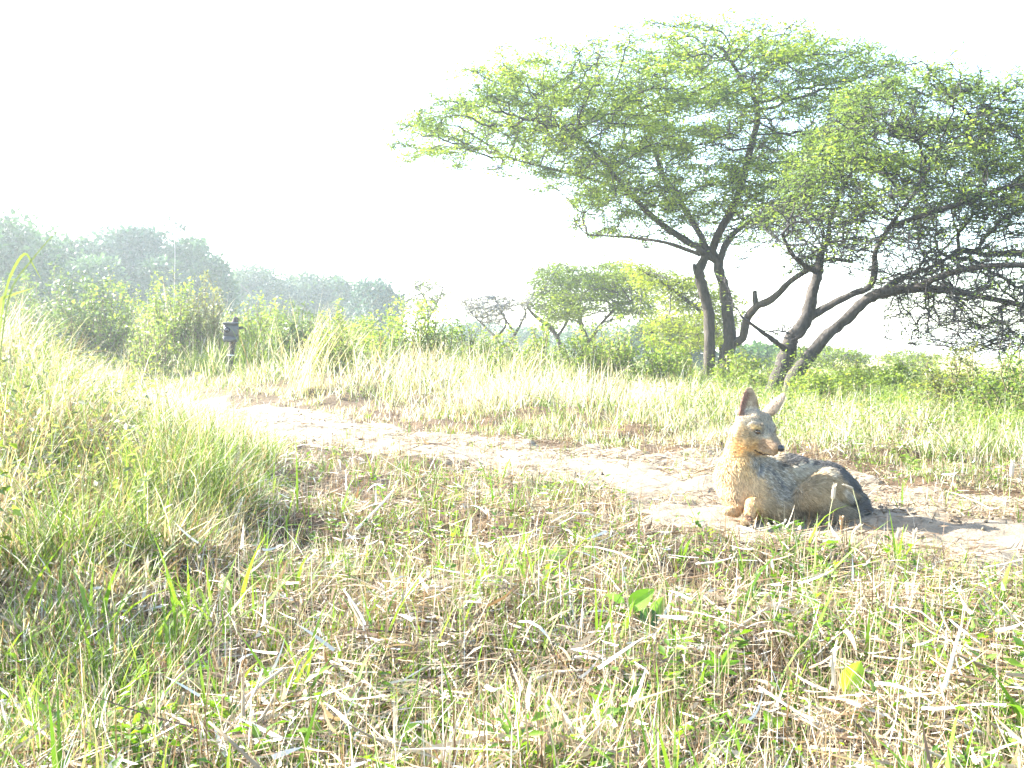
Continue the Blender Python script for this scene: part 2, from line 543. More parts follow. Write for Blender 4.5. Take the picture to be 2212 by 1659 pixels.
rng = np.random.default_rng(7)
DL = 17.0
def L_(pts, dd=None, D=DL): return limb(0, 0, pts, D, dd)
z2 = lambda *a: [Z2(*p) for p in a]
z3 = lambda *a: [Z3(*p) for p in a]
left_limbs = [
    (L_(z2((400, 1180), (395, 1110), (400, 900), (395, 720), (352, 545), (342, 470), (378, 380), (362, 310))), [0.19, 0.165, 0.15, 0.14, 0.14, 0.13, 0.12, 0.10]),
    (L_(z2((445, 1190), (460, 1110), (485, 1000), (508, 880), (505, 760), (490, 600), (455, 480), (448, 420), (385, 385), (330, 355)), [-.1, -.1, -.1, -.1, -.05, 0, 0, 0, 0, -0.1]), [0.26, 0.22, 0.19, 0.17, 0.155, 0.15, 0.135, 0.12, 0.11, 0.09]),
    (L_(z2((515, 900), (575, 862), (592, 760), (630, 690), (700, 650), (780, 560), (860, 500), (940, 450), (1050, 470)), [-.1, -.2, -.3, -.5, -.7, -.9, -1.1, -1.3, -1.5]), [0.12, 0.115, 0.11, 0.10, 0.085, 0.075, 0.065, 0.055, 0.04]),
    (L_(z2((632, 690), (622, 650), (620, 605)), [-.5, -.5, -.5]), [0.08, 0.075, 0.065]),
    (L_(z2((350, 540), (322, 500), (308, 440)), [0, -.05, -.05]), [0.07, 0.06, 0.05]),
    (L_(z3((1125, 850), (1060, 820), (930, 740), (850, 670), (700, 530), (620, 490), (520, 470)), [0, .1, -.2, -.5, -.9, -1.2, -1.3]), [0.10, 0.09, 0.075, 0.065, 0.05, 0.04, 0.03]),
    (L_(z3((1125, 850), (1110, 790), (1040, 650), (1000, 560), (960, 400), (930, 300)), [0, .2, .5, .8, 1.1, 1.2]), [0.09, 0.085, 0.07, 0.06, 0.045, 0.03]),
    (L_(z3((1168, 900), (1152, 835), (1220, 690), (1245, 560), (1268, 410), (1200, 310), (1150, 240)), [0, 0, -.2, -.5, -.7, -.9, -1]), [0.12, 0.11, 0.10, 0.085, 0.07, 0.05, 0.03]),
    (L_(z3((1170, 915), (1186, 850), (1235, 790), (1310, 740), (1420, 690), (1520, 610), (1560, 500)), [0, 0, .3, .7, 1.1, 1.5, 1.8]), [0.10, 0.09, 0.08, 0.07, 0.055, 0.045, 0.03]),
    (L_(z3((1105, 870), (1000, 820), (880, 790), (740, 775)), [0, .4, .9, 1.2]), [0.06, 0.05, 0.035, 0.02]),
    (L_(z3((850, 670), (700, 610), (560, 560), (430, 520)), [-.5, -.2, .2, .4]), [0.045, 0.04, 0.03, 0.02]),
]
left_crown = [(835, 345), (865, 315), (890, 245), (960, 225), (1010, 195), (1090, 165), (1200, 148), (1300, 130), (1400, 105), (1470, 78), (1560, 85), (1640, 72), (1720, 90), (1800, 108), (1870, 105), (1935, 150), (1900, 240), (1860, 330), (1840, 450), (1740, 520), (1640, 500), (1600, 540), (1560, 520), (1490, 500), (1440, 520), (1330, 490), (1230, 480), (1250, 420), (1180, 370), (1060, 345), (960, 330), (900, 335)]
sprig = []
for (u, v, n_) in [(1650, 45, 8), (1640, 60, 8), (1470, 65, 6), (1295, 115, 6), (1750, 60, 5), (1290, 130, 6), (1480, 80, 6)]:
    p = at(u, v, DL)
    sprig.append(p + rng.normal(size=(n_, 3)) * np.array([0.05, 0.3, 0.12]))
def lf_left(P):
    # leafier to the top and outside, twiggy near the limbs
    zrel = sstep(2.2, 3.9, P[:, 2])
    xr = sstep(5.5, 2.0, P[:, 0])
    return np.clip(0.25 + 0.6 * zrel + 0.35 * xr, 0, 1.2) * (0.22 + 1.5 * sstep(.3, .62, vnoise(P[:, 0] / 0.55, P[:, 1] / 0.55, P[:, 2] / 0.2, seed=77)))
acacia("acacia_tree", "tall flat-topped green acacia with two upright forked trunks side by side", DL, left_limbs, left_crown, 9000, 2.9, rng,
       [(0.065, 0.115, 0.035), (0.22, 0.30, 0.05)], (0.045, 0.038, 0.032), (0.05, 0.042, 0.034), 16.5, 0.066, 0.14, 0.10,
       [0.93, 0.9, 0.55, 2, 2, 0.3, 0.3, 0.3, 0.3, 0.3, 0.2], lf_left, rs=0.6, tlets=2, extra=np.concatenate(sprig))

DR = 12.2
R_ = lambda pts, dd=None: limb(0, 0, pts, DR, dd)
right_limbs = [
    (R_(z2((780, 1300), (775, 1200), (825, 1060), (865, 950), (885, 865), (950, 790), (1000, 690), (1040, 580), (1085, 470), (1105, 420), (1150, 330), (1215, 250), (1260, 120)), [0.1, 0.1, .1, .1, .1, .1, .2, .3, .4, .5, .7, .9, 1.1]), [0.17, 0.15, 0.14, 0.13, 0.115, 0.11, 0.10, 0.09, 0.08, 0.07, 0.06, 0.045, 0.03]),
    (R_(z2((840, 1310), (850, 1220), (862, 1110), (925, 995), (990, 915), (1050, 840), (1150, 750), (1250, 655), (1330, 612), (1480, 592), (1650, 605), (1850, 650), (2100, 715), (2300, 780)), [-.1, -.1, -.15, -.2, -.2, -.25, -.3, -.3, -.4, -.5, -.6, -.7, -.8, -.9]), [0.18, 0.14, 0.13, 0.105, 0.095, 0.09, 0.085, 0.085, 0.085, 0.07, 0.055, 0.045, 0.03, 0.02]),
    (R_(z2((1010, 740), (1110, 672), (1220, 612), (1305, 570), (1318, 480), (1305, 380), (1350, 250), (1420, 120)), [.2, .1, 0, -.1, -.2, -.3, -.5, -.7]), [0.07, 0.065, 0.055, 0.05, 0.05, 0.042, 0.035, 0.025]),
    (R_(z2((1330, 612), (1480, 540), (1650, 480), (1850, 420), (2050, 330)), [-.4, .1, .5, .9, 1.2]), [0.06, 0.055, 0.045, 0.035, 0.025]),
    (R_(z2((1480, 592), (1600, 520), (1760, 500), (1950, 520), (2200, 560)), [-.5, -1.0, -1.4, -1.7, -1.9]), [0.05, 0.045, 0.04, 0.03, 0.02]),
    (R_(z2((1085, 470), (980, 440), (860, 380), (780, 280)), [.4, .2, -.1, -.3]), [0.05, 0.04, 0.032, 0.02]),
    (R_(z2((850, 935), (810, 905), (720, 850), (640, 800), (560, 740)), [0.1, 0, -.1, -.2, -.2]), [0.05, 0.042, 0.035, 0.026, 0.018]),
    (R_(z2((1350, 250), (1560, 180), (1800, 100), (2050, 20), (2300, -20)), [-.5, -.8, -1.0, -1.0, -.8]), [0.035, 0.04, 0.035, 0.028, 0.02]),
    (R_(z2((1260, 120), (1330, -60), (1420, -250), (1540, -430)), [1.1, 1.1, 1.0, .9]), [0.03, 0.028, 0.022, 0.012]),
    (R_(z2((1420, 120), (1560, -80), (1760, -260), (1900, -420)), [-.7, -.6, -.4, -.3]), [0.03, 0.026, 0.02, 0.01]),
    # drooping dead strands
    (R_(z2((1915, 700), (1905, 830), (1885, 960), (1915, 1080)), [-.7, -.8, -.8, -.9]), [0.018, 0.012, 0.01, 0.007]),
    (R_(z2((2120, 720), (2105, 850), (2050, 960), (1990, 1040), (1890, 1075), (1790, 1090)), [-.8, -.9, -.9, -1, -1, -1]), [0.018, 0.012, 0.011, 0.01, 0.008, 0.005]),
    (R_(z2((1885, 1085), (1990, 1118), (2110, 1116), (2260, 1108)), [-.9, -.9, -.95, -1]), [0.006, .009, .01, .009]),
    (R_(z2((2040, 820), (1960, 930), (1910, 1010), (1900, 1100)), [-.9, -.9, -.9, -.9]), [0.011, 0.01, 0.008, 0.006]),
]
right_crown = [(1620, 470), (1680, 400), (1740, 310), (1790, 235), (1850, 170), (1930, 185), (1975, 150), (2040, 215), (2110, 195), (2160, 235), (2212, 225), (2350, 250), (2550, 310), (2750, 450), (2780, 600), (2600, 740), (2400, 760), (2230, 730), (2130, 725), (2060, 700), (2010, 640), (1900, 615), (1850, 560), (1780, 600), (1700, 560)]
sprig = []
for (u, v, n_) in [(1980, 115, 5), (2000, 150, 7), (2030, 185, 8), (1990, 200, 8), (1920, 170, 5), (1940, 195, 6), (2095, 165, 7), (2110, 190, 8), (2130, 205, 7), (2150, 180, 4), (1960, 220, 8), (2080, 215, 7), (1750, 400, 6), (2090, 760, 5), (2125, 770, 5), (1600, 560, 6), (1560, 610, 5), (1700, 690, 8), (1690, 720, 8), (1730, 760, 8)]:
    p = at(u, v, DR)
    sprig.append(p + rng.normal(size=(n_, 3)) * np.array([0.05, 0.15, 0.06]))
nq = 1100
qq = at(0, 0, DR)[None] * 0 + np.stack([(rng.uniform(1930, 2420, nq) - CX) / F * DR, DR + rng.uniform(-1.9, .9, nq), H - (rng.uniform(600, 755, nq) - HY) / F * DR], 1)
sprig.append(qq)
def lf_right(P):
    zrel = sstep(1.6, 2.9, P[:, 2])
    return np.clip(0.1 + 0.95 * zrel, 0, 1.1) * (0.22 + 1.5 * sstep(.3, .62, vnoise(P[:, 0] / 0.45, P[:, 1] / 0.45, P[:, 2] / 0.17, seed=78)))
acacia("acacia_tree", "dark spreading acacia with two leaning trunks and a low limb drooping to the frame edge", DR, right_limbs, right_crown, 10000, 2.0, rng,
       [(0.075, 0.12, 0.05), (0.19, 0.265, 0.065)], (0.035, 0.032, 0.031), (0.048, 0.041, 0.035), 17.0, 0.055, 0.11, 0.085,
       [0.7, 0.55, 0.4, 0.2, 0.2, 0.3, 0.6, 0.1, 0.2, 0.2, 0.3, 0.3, 2, 0.4], lf_right, tip=0.0042, rs=0.72, tlets=3, extra=np.concatenate(sprig))

# ------------------------------------------------------------------ smaller acacias and bare thorn bushes behind
z6 = lambda *a: [(813.2 + 0.337 * p[0], 528.6 + 0.337 * p[1]) for p in a]
def small_tree(name, label, D, limbs_px, crown, n_attr, depth, leaf_c, twig_c, leaf_n, leaf_len, dk, step, tip, rscale, seed, group=None, fn=None):
    r = np.random.default_rng(seed); n_attr = int(n_attr * 2.6); dk *= .6; step *= .62; tip *= .85; leaf_n *= 1.7
    ls = []
    for (pts, rads, dd) in limbs_px:
        p = limb(0, 0, pts, D, dd)
        ls.append((p, [q * rscale for q in rads]))
    b = ls[0][0][0]; zb = zg(b[0], b[1])
    if b[2] > zb:   # root the first limb in the ground
        ls[0] = (np.concatenate([np.array([[b[0] + 0.05, b[1], zb - 0.1]]), ls[0][0]]), [ls[0][1][0] * 1.15] + ls[0][1])
    return acacia(name, label, D, ls, crown, n_attr, depth, r, leaf_c, np.array(twig_c) * .7, (0.06, 0.05, 0.042), leaf_n, leaf_len, dk, step,
                  [0.55] + [0.25] * (len(ls) - 1), fn, tip=tip, group=group, sides=7, rs=0.62)

GL = [(0.05, 0.085, 0.025), (0.13, 0.18, 0.035)]
small_tree("acacia_tree", "mid-sized feathery acacia behind the meadow, left of the twin upright trunks", 25,
    [(z6((1290, 770), (1340, 700), (1355, 640), (1312, 510), (1300, 450), (1250, 330)), [.13, .12, .11, .09, .07, .04], [0, 0, 0, 0, .2, .5]),
     (z6((1200, 740), (1190, 690), (1160, 590), (1105, 520), (1010, 450), (960, 390)), [.11, .10, .09, .08, .06, .03], [.3, .3, .3, .3, .1, 0]),
     (z6((1355, 640), (1440, 500), (1540, 400), (1640, 360)), [.08, .06, .05, .03], [0, -.4, -.8, -1]),
     (z6((1160, 590), (1230, 480), (1210, 380), (1200, 280)), [.06, .05, .04, .02], [.3, .4, .5, .6])],
    [(1145, 610), (1160, 580), (1200, 562), (1260, 578), (1310, 563), (1340, 556), (1400, 590), (1420, 640), (1400, 690), (1330, 690), (1300, 650), (1240, 690), (1190, 700), (1150, 660)],
    1700, 2.2, GL, (0.10, 0.09, 0.08), 9.5, 0.085, 0.26, 0.2, 0.007, 1.0, 21)
small_tree("acacia_tree", "yellow-green leaning acacia branching down behind the twin upright trunks", 21,
    [([(1565, 800), (1555, 740), (1530, 690), (1480, 650), (1420, 610), (1370, 585)], [.10, .09, .07, .06, .045, .025], [0, 0, 0, -.2, -.4, -.6]),
     ([(1555, 740), (1500, 720), (1440, 715), (1390, 720)], [.06, .05, .04, .02], [0, .2, .3, .4]),
     ([(1530, 690), (1540, 640), (1520, 610)], [.05, .04, .02], [0, .3, .5])],
    [(1340, 575), (1370, 562), (1420, 585), (1470, 600), (1510, 605), (1590, 640), (1600, 700), (1560, 750), (1470, 760), (1400, 740), (1400, 690), (1450, 680), (1430, 640), (1380, 610)],
    1300, 1.8, [(0.09, 0.13, 0.03), (0.20, 0.25, 0.04)], (0.10, 0.09, 0.075), 9.5, 0.075, 0.23, 0.18, 0.006, 1.0, 22)
small_tree("thorn_bush", "bare grey leafless thorn bush between the meadow and the mid-sized acacia", 24,
    [(z6((830, 660), (850, 630), (890, 570), (930, 500), (960, 440)), [.07, .065, .05, .04, .025], [0, 0, 0, 0, .2]),
     (z6((760, 600), (800, 560), (830, 500), (800, 400)), [.05, .045, .04, .02], [0, 0, .1, .3]),
     (z6((890, 570), (820, 470), (780, 400), (760, 340)), [.045, .035, .03, .02], [0, -.2, -.4, -.5]),
     (z6((760, 590), (690, 520), (620, 450), (570, 380)), [.04, .035, .03, .02], [0, .2, .3, .3])],
    [(985, 650), (1000, 640), (1040, 645), (1060, 635), (1100, 640), (1125, 650), (1150, 640), (1145, 680), (1120, 700), (1060, 700), (1010, 680)],
    1100, 1.2, [(0.12, 0.12, 0.08), (0.15, 0.14, 0.09)], (0.22, 0.215, 0.21), 0.5, 0.05, 0.16, 0.13, 0.009, 1.0, 23)
small_tree("thorn_bush", "thin sparse bush of wiry twigs at the end of the dark treeline", 27,
    [([(925, 740), (925, 690), (920, 650), (900, 620)], [.06, .05, .04, .02], [0, 0, 0, 0]),
     ([(925, 690), (945, 650), (955, 620)], [.04, .03, .015], [0, .2, .3])],
    [(870, 640), (890, 605), (920, 592), (950, 605), (972, 625), (960, 660), (930, 690), (880, 690)],
    380, 1.2, [(0.09, 0.12, 0.06), (0.12, 0.16, 0.06)], (0.12, 0.115, 0.105), 2.2, 0.08, 0.25, 0.2, 0.008, 1.0, 24)
small_tree("acacia_tree", "small flat green acacia low behind the leaning trunks", 30,
    [([(1740, 850), (1760, 810), (1790, 780), (1810, 770)], [.08, .07, .05, .03], [0, 0, 0, 0]),
     ([(1770, 800), (1740, 775), (1720, 765)], [.05, .04, .02], [0, .3, .4])],
    [(1680, 770), (1720, 752), (1770, 745), (1830, 748), (1868, 768), (1850, 785), (1790, 795), (1730, 800), (1690, 795)],
    500, 2.0, GL, (0.10, 0.09, 0.08), 10, 0.09, 0.28, 0.2, 0.008, 1.0, 25)
small_tree("acacia_tree", "tiny umbrella acacia standing alone against the sky at the right", 28,
    [([(1985, 880), (1975, 830), (1960, 800), (1945, 780)], [.07, .055, .04, .02], [0, 0, 0, 0]),
     ([(1975, 830), (2000, 800), (2015, 780)], [.04, .03, .02], [0, .2, .3])],
    [(1905, 772), (1930, 755), (1975, 752), (2015, 760), (2035, 775), (2025, 800), (2000, 830), (1960, 815), (1920, 800)],
    420, 1.3, [(0.09, 0.13, 0.03), (0.16, 0.21, 0.04)], (0.10, 0.09, 0.08), 8, 0.085, 0.26, 0.2, 0.007, 1.0, 26)

# ------------------------------------------------------------------ dense trees of the far wood, each a tree of its own
def dense_tree(u, vtop, hw_px, D, seed, label, cols=((0.035, 0.055, 0.03), (0.07, 0.10, 0.045)), leaf=0.17, n=9000, squash=0.8, name="broadleaf_tree"):
    r = np.random.default_rng(seed)
    x = (u - CX) / F * D; ztop = H - (vtop - HY) / F * D; w = 1.55 * hw_px / F * D; n = int(n * 1.8); leaf = leaf * 1.3; cols = [np.array(c_) * (.66, .98, .72) for c_ in cols]
    zb = zg(x, D)
    root = empty(name, (x, D, zb), label, "tree", "dense trees of the far wood")
    h = ztop - zb
    g = Geo()
    tube(g, np.array([[0, 0, -0.2], [0.1, 0, h * 0.3], [-0.05, 0.1, h * 0.55], [0.1, 0, h * 0.8]]), [0.05 * h, 0.04 * h, 0.03 * h, 0.012 * h], (0.09, 0.08, 0.07), 8, 0.15, seed)
    for k in range(5):
        a = r.uniform(0, 6.28); q = r.uniform(0.2, 0.5) * h
        tube(g, np.array([[0.05, 0, q], [math.cos(a) * w * .35, math.sin(a) * w * .35, q + .15 * h], [math.cos(a) * w * .7, math.sin(a) * w * .7, q + .25 * h]]), [0.02 * h, 0.014 * h, 0.006 * h], (0.09, 0.08, 0.07), 6, 0.1, k)
    g.build("trunk", M_BARK, root)
    nl = 46
    lc = []; lr = []
    for k in range(nl):
        a = r.uniform(0, 6.28); q = math.sqrt(r.random()); t = 0.08 + 0.87 * (k + r.random()) / nl
        prof = math.sqrt(max(0.06, 1 - ((t - 0.42) / 0.6) ** 2))
        rr = r.uniform(0.22, 0.36) * w
        lc.append([math.cos(a) * q * (w - rr) * prof, math.sin(a) * q * (w - rr) * prof, min(t * h, h - rr * squash)]); lr.append(rr)
    lc.append([0, 0, h - 0.4 * w * squash]); lr.append(0.4 * w)
    lc = np.array(lc); lr = np.array(lr)
    idx = r.choice(len(lc), n, p=lr ** 2 / (lr ** 2).sum())
    dv = rand_dirs(r, n)
    rad = lr[idx] * (r.random(n) ** 0.35) * (1 + 0.15 * r.normal(size=n))
    P = lc[idx] + dv * rad[:, None] * np.array([1, 1, squash])
    ok = P[:, 2] > 0.05
    P, dv = P[ok], dv[ok]; k = len(P)
    d = nrm(rand_dirs(r, k) + dv * 0.4 + np.array([0, 0, -0.2]))
    nv = nrm(dv + rand_dirs(r, k) * 0.8)
    t = np.clip(vnoise(P[:, 0] / 0.7, P[:, 1] / 0.7, P[:, 2] / 0.7, seed=seed) * 1.2 - 0.1 + r.normal(size=k) * 0.2, 0, 1)
    L = leaf * r.uniform(0.5, 1.4, k)
    g = Geo()
    cards(g, P, d, nv, L, L * r.uniform(0.4, 0.7, k), mix(cols[0], cols[1], t))
    g.build("crown", M_FAR, root)
    return root

dense_tree(-70, 455, 190, 36, 1, "tall grey-green tree cut off by the left edge of the view", n=13000)
dense_tree(30, 500, 95, 40, 2, "dull leafy tree just inside the left edge, behind its tall neighbour", n=8000, cols=((0.05, 0.07, 0.035), (0.09, 0.12, 0.05)))
dense_tree(150, 512, 85, 44, 3, "low rounded tree between the left edge and the dark dome tree", n=8000, cols=((0.045, 0.065, 0.035), (0.09, 0.12, 0.05)))
dense_tree(285, 488, 78, 46, 4, "dark bluish dome-shaped tree, highest round crown of the wood", n=10000, cols=((0.025, 0.05, 0.035), (0.05, 0.085, 0.05)))
dense_tree(215, 555, 60, 42, 5, "pale loose tree leaning on the dark dome tree", n=5000, cols=((0.07, 0.09, 0.05), (0.12, 0.15, 0.07)))
dense_tree(405, 512, 52, 46, 6, "pointed tree right of the dark dome tree", n=6500, cols=((0.04, 0.06, 0.035), (0.08, 0.11, 0.05)))
dense_tree(455, 556, 45, 45, 7, "small tree at the step down of the wood's outline", n=5000, cols=((0.05, 0.07, 0.04), (0.1, 0.13, 0.06)))
dense_tree(345, 560, 60, 44, 8, "shaded tree filling the gap below the dome and pointed trees", n=6000)
dense_tree(555, 574, 70, 58, 9, "first tree of the long low treeline", n=6500, cols=((0.05, 0.06, 0.045), (0.09, 0.105, 0.065)))
dense_tree(650, 590, 65, 60, 10, "grey second tree of the long low treeline", n=6000, cols=((0.055, 0.06, 0.05), (0.09, 0.1, 0.07)))
dense_tree(730, 598, 60, 60, 11, "flat-topped tree near the end of the long low treeline", n=6000, cols=((0.05, 0.065, 0.045), (0.085, 0.105, 0.06)))
dense_tree(812, 606, 50, 55, 12, "dark rounded tree that ends the long low treeline", n=7000, cols=((0.025, 0.045, 0.04), (0.045, 0.075, 0.055)))
dense_tree(1010, 690, 70, 70, 13, "low faint tree far behind the bare thorn bush", n=3500, cols=((0.05, 0.07, 0.05), (0.08, 0.11, 0.06)))
dense_tree(1130, 705, 60, 75, 14, "low faint tree far behind the mid-sized acacia's left side", n=3500)
dense_tree(1290, 700, 90, 70, 15, "grey tree seen through the mid-sized acacia's trunks", n=4500)
dense_tree(1440, 690, 80, 45, 16, "dull scrub tree behind the yellow-green leaning acacia", n=5000, cols=((0.06, 0.07, 0.05), (0.10, 0.11, 0.07)))
dense_tree(1640, 745, 70, 45, 17, "low green tree seen between the two pairs of trunks", n=4500, cols=((0.06, 0.09, 0.03), (0.13, 0.17, 0.05)))

# pale bare sprig of a sapling that sticks up over the wood
root = empty("sapling", (*at(372, 700, 40)[:2], zg(at(372, 700, 40)[0], 40)), "spindly pale sapling poking above the wood beside the dome tree", "tree")
zr = zg(at(372, 700, 40)[0], 40)
g = Geo()
b0 = at(372, 700, 40); b0[2] = zr - 0.1
stem = [b0, at(378, 560, 40), at(374, 505, 40), at(366, 470, 40)]
tube(g, stem, [0.016, 0.01, 0.008, 0.005], (0.3, 0.29, 0.27), 6)
tube(g, [at(374, 505, 40), at(385, 490, 40), at(396, 493, 40)], [0.018, 0.012, 0.006], (0.35, 0.33, 0.3), 5)
tube(g, [at(375, 510, 40), at(364, 498, 40), at(358, 487, 40)], [0.015, 0.01, 0.006], (0.35, 0.33, 0.3), 5)
g.build("trunk", M_TWIG, root, origin=root.location)
r_ = np.random.default_rng(3); g = Geo()
for (u, v, n_) in [(366, 472, 10), (372, 476, 7), (380, 486, 8), (390, 492, 12), (396, 494, 9), (362, 498, 8), (368, 503, 7), (358, 486, 5)]:
    P = at(u, v, 40) + r_.normal(size=(n_, 3)) * 0.06
    cards(g, P, rand_dirs(r_, n_), rand_dirs(r_, n_), 0.2, 0.1, np.tile([0.05, 0.07, 0.055], (n_, 1)))
g.build("crown", M_FAR, root, origin=root.location)

# ------------------------------------------------------------------ shrubs and tall weeds, each of its own
def shrub(u, vtop, hw_px, D, seed, label,  cols=((0.12, 0.17, 0.035), (0.24, 0.30, 0.06)), leaf=0.045, nst=26, nl=26, name="shrub", wild=0.5, aspect=0.55, cat="shrub"):
    r = np.random.default_rng(seed)
    x = (u - CX) / F * D; ztop = H - (vtop - HY) / F * D; w = hw_px / F * D
    zb = zg(x, D); h = max(0.15, ztop - zb)
    root = empty(name, (x, D, zb), label, cat)
    gs, gl = Geo(), Geo()
    for k in range(nst):
        a = r.uniform(0, 6.28); rr = w * math.sqrt(r.random()) * 0.95
        hh = h * (1 - 0.45 * (rr / w) ** 2) * r.uniform(0.45, 1.12)
        if k == 0: rr *= 0.2; hh = h
        b = np.array([math.cos(a) * rr * 0.25, math.sin(a) * rr * 0.25, -0.03])
        t_ = np.array([math.cos(a) * rr, math.sin(a) * rr, hh])
        m1 = b * 0.6 + t_ * 0.4 + r.normal(size=3) * 0.06 * h; m2 = b * 0.25 + t_ * 0.75 + r.normal(size=3) * 0.05 * h
        pts = np.array([b, m1, m2, t_])
        tube(gs, pts, [0.009, 0.007, 0.005, 0.002], np.array([0.16, 0.13, 0.07]) * r.uniform(0.7, 1.4), 4, sub=3, cap=False)
        tt = r.uniform(0.15, 3.0, nl)
        P = cr(pts, np.clip(tt, 0, 2.999)) + r.normal(size=(nl, 3)) * 0.035 * (0.5 + w)
        d = rand_dirs(r, nl, 0.6); nv = nrm(np.array([0, 0, 1.0]) + r.normal(size=(nl, 3)) * wild)
        L = leaf * r.uniform(0.5, 1.4, nl)
        cards(gl, P, d, nv, L, L * aspect * r.uniform(0.7, 1.2, nl), mix(cols[0], cols[1], r.random(nl)))
    gs.build("stems", M_TWIG, root); gl.build("leaves", M_WEED, root)
    return root
YG = ((0.08, 0.125, 0.03), (0.24, 0.30, 0.075)); DG = ((0.05, 0.08, 0.045), (0.11, 0.15, 0.07)); OL = ((0.09, 0.10, 0.055), (0.18, 0.185, 0.09))
SH = [
 (150, 590, 90, 17, "dark green shrub below the low rounded tree at the far left", DG, 0.075, 40, 60),
 (40, 600, 80, 15, "grey-green shrub at the left edge behind the dry bank", DG, 0.07, 36, 50),
 (230, 580, 70, 17, "bright lime shrub in front of the dark dome tree", YG, 0.06, 36, 50),
 (375, 585, 60, 16, "tall yellow-green bush left of the post with the box", YG, 0.055, 40, 56),
 (455, 610, 60, 16.2, "dense olive bush directly behind the post with the box", OL, 0.05, 38, 52),
 (320, 640, 55, 14.5, "small pale bush at the foot of the tall yellow-green bush", YG, 0.05, 26, 36),
 (560, 640, 70, 15.5, "broad green bush right of the post with the box", YG, 0.05, 38, 52),
 (640, 665, 65, 14.5, "shadowy grey-green bush right of the broad green bush", DG, 0.05, 40, 60),
 (725, 670, 55, 13, "light green bush below the dark end of the treeline", YG, 0.05, 30, 40),
 (870, 655, 55, 16, "tallest lime bush right of the dark treeline's end", YG, 0.06, 34, 46),
 (930, 665, 45, 17, "lime bush under the wiry sparse bush", YG, 0.06, 28, 40),
 (820, 700, 50, 14, "low lime bush left of the tallest lime bush", YG, 0.055, 26, 36),
 (1010, 700, 50, 17, "lime bush under the bare thorn bush", YG, 0.055, 26, 40),
 (1170, 700, 38, 18, "upright leafy bush at the left foot of the mid-sized acacia", YG, 0.06, 22, 38),
 (1330, 690, 45, 19, "airy green bush in front of the mid-sized acacia's crown", YG, 0.06, 24, 36),
 (1250, 740, 50, 17, "low leafy bush before the mid-sized acacia's trunk", YG, 0.055, 22, 34),
 (1400, 740, 55, 18, "low green bush below the leaning acacia", ((0.09, 0.14, 0.03), (0.2, 0.27, 0.05)), 0.055, 26, 38),
 (1480, 715, 25, 17.5, "narrow bright green weed left of the upright trunks", YG, 0.06, 12, 34),
 (1600, 760, 50, 15, "bright weeds between the upright and the leaning trunks", YG, 0.05, 24, 40),
 (1555, 800, 30, 14, "small leafy weed at the foot of the upright trunks", YG, 0.05, 16, 30),
 (1650, 790, 40, 12.8, "grey-green weed left of the leaning trunks", ((0.10, 0.14, 0.06), (0.2, 0.25, 0.1)), 0.045, 22, 34),
 (1755, 800, 45, 11.2, "leafy weed right of the leaning trunks' foot", YG, 0.045, 26, 38),
 (1850, 800, 60, 14, "grassy green bush below the small flat acacia", YG, 0.05, 34, 44),
 (1935, 795, 50, 13, "green bush at the foot of the tiny umbrella acacia", ((0.10, 0.15, 0.03), (0.2, 0.28, 0.05)), 0.05, 30, 44),
 (2080, 782, 75, 8.6, "brownish green thorn scrub under the drooping limb", ((0.07, 0.08, 0.035), (0.15, 0.155, 0.07)), 0.04, 44, 56),
 (2195, 775, 75, 7.6, "dark green bush at the right edge under the drooping limb", ((0.045, 0.075, 0.025), (0.13, 0.18, 0.045)), 0.034, 44, 60),
 (2000, 880, 60, 9.0, "green weed thicket left of the thorn scrub", ((0.10, 0.15, 0.03), (0.2, 0.27, 0.05)), 0.038, 36, 50),
 (2150, 930, 60, 7.2, "leafy bush low at the right edge beside the track", ((0.09, 0.14, 0.03), (0.2, 0.26, 0.05)), 0.032, 36, 50),
 (1850, 775, 55, 15.5, "mound of tall pale weeds right of the small flat acacia", ((0.13, 0.14, 0.05), (0.28, 0.28, 0.13)), 0.05, 40, 30),
 (780, 690, 55, 15, "lime bush below the dark rounded tree that ends the treeline", YG, 0.055, 30, 44),
 (1090, 715, 50, 15, "pale weed bush right of the bare thorn bush's foot", YG, 0.055, 28, 42),
 (1290, 705, 55, 15, "dense lime bush hiding the mid-sized acacia's trunk foot", YG, 0.055, 30, 46),
 (1445, 765, 45, 15.5, "low lime weed bush left of the upright trunks' narrow weed", YG, 0.05, 26, 42),
 (1640, 815, 45, 14.5, "low bright weed clump between both pairs of trunks, nearest the camera", YG, 0.045, 24, 40),
 (1480, 890, 50, 8.0, "grey-green weed clump left of the animal's ears", ((0.10, 0.13, 0.06), (0.2, 0.22, 0.10)), 0.026, 26, 34),
]
shrub(-250, 728, 320, 2.15, 190, "leafy weed cut off by the left edge, added to shade the lower left corner", ((0.07, 0.11, 0.025), (0.2, 0.27, 0.05)), 0.032, 46, 42)  # extra shrub, mostly out of view, added to cast shade on the corner
for k, (u, vt, hw, D, lab, cols, lf, nst, nl) in enumerate(SH):
    if 800 < u < 1450: D = min(D, 15.0); vt -= 8; hw *= 1.2; nst *= 0.85; cols = tuple(np.array(c_) * 1.15 for c_ in cols)
    if u > 1980: vt -= 14; hw *= 1.25
    shrub(u, vt - 8, hw * 1.25, D, 200 + k, lab, cols, lf, int(nst * 1.5), int(nl * 1.25))

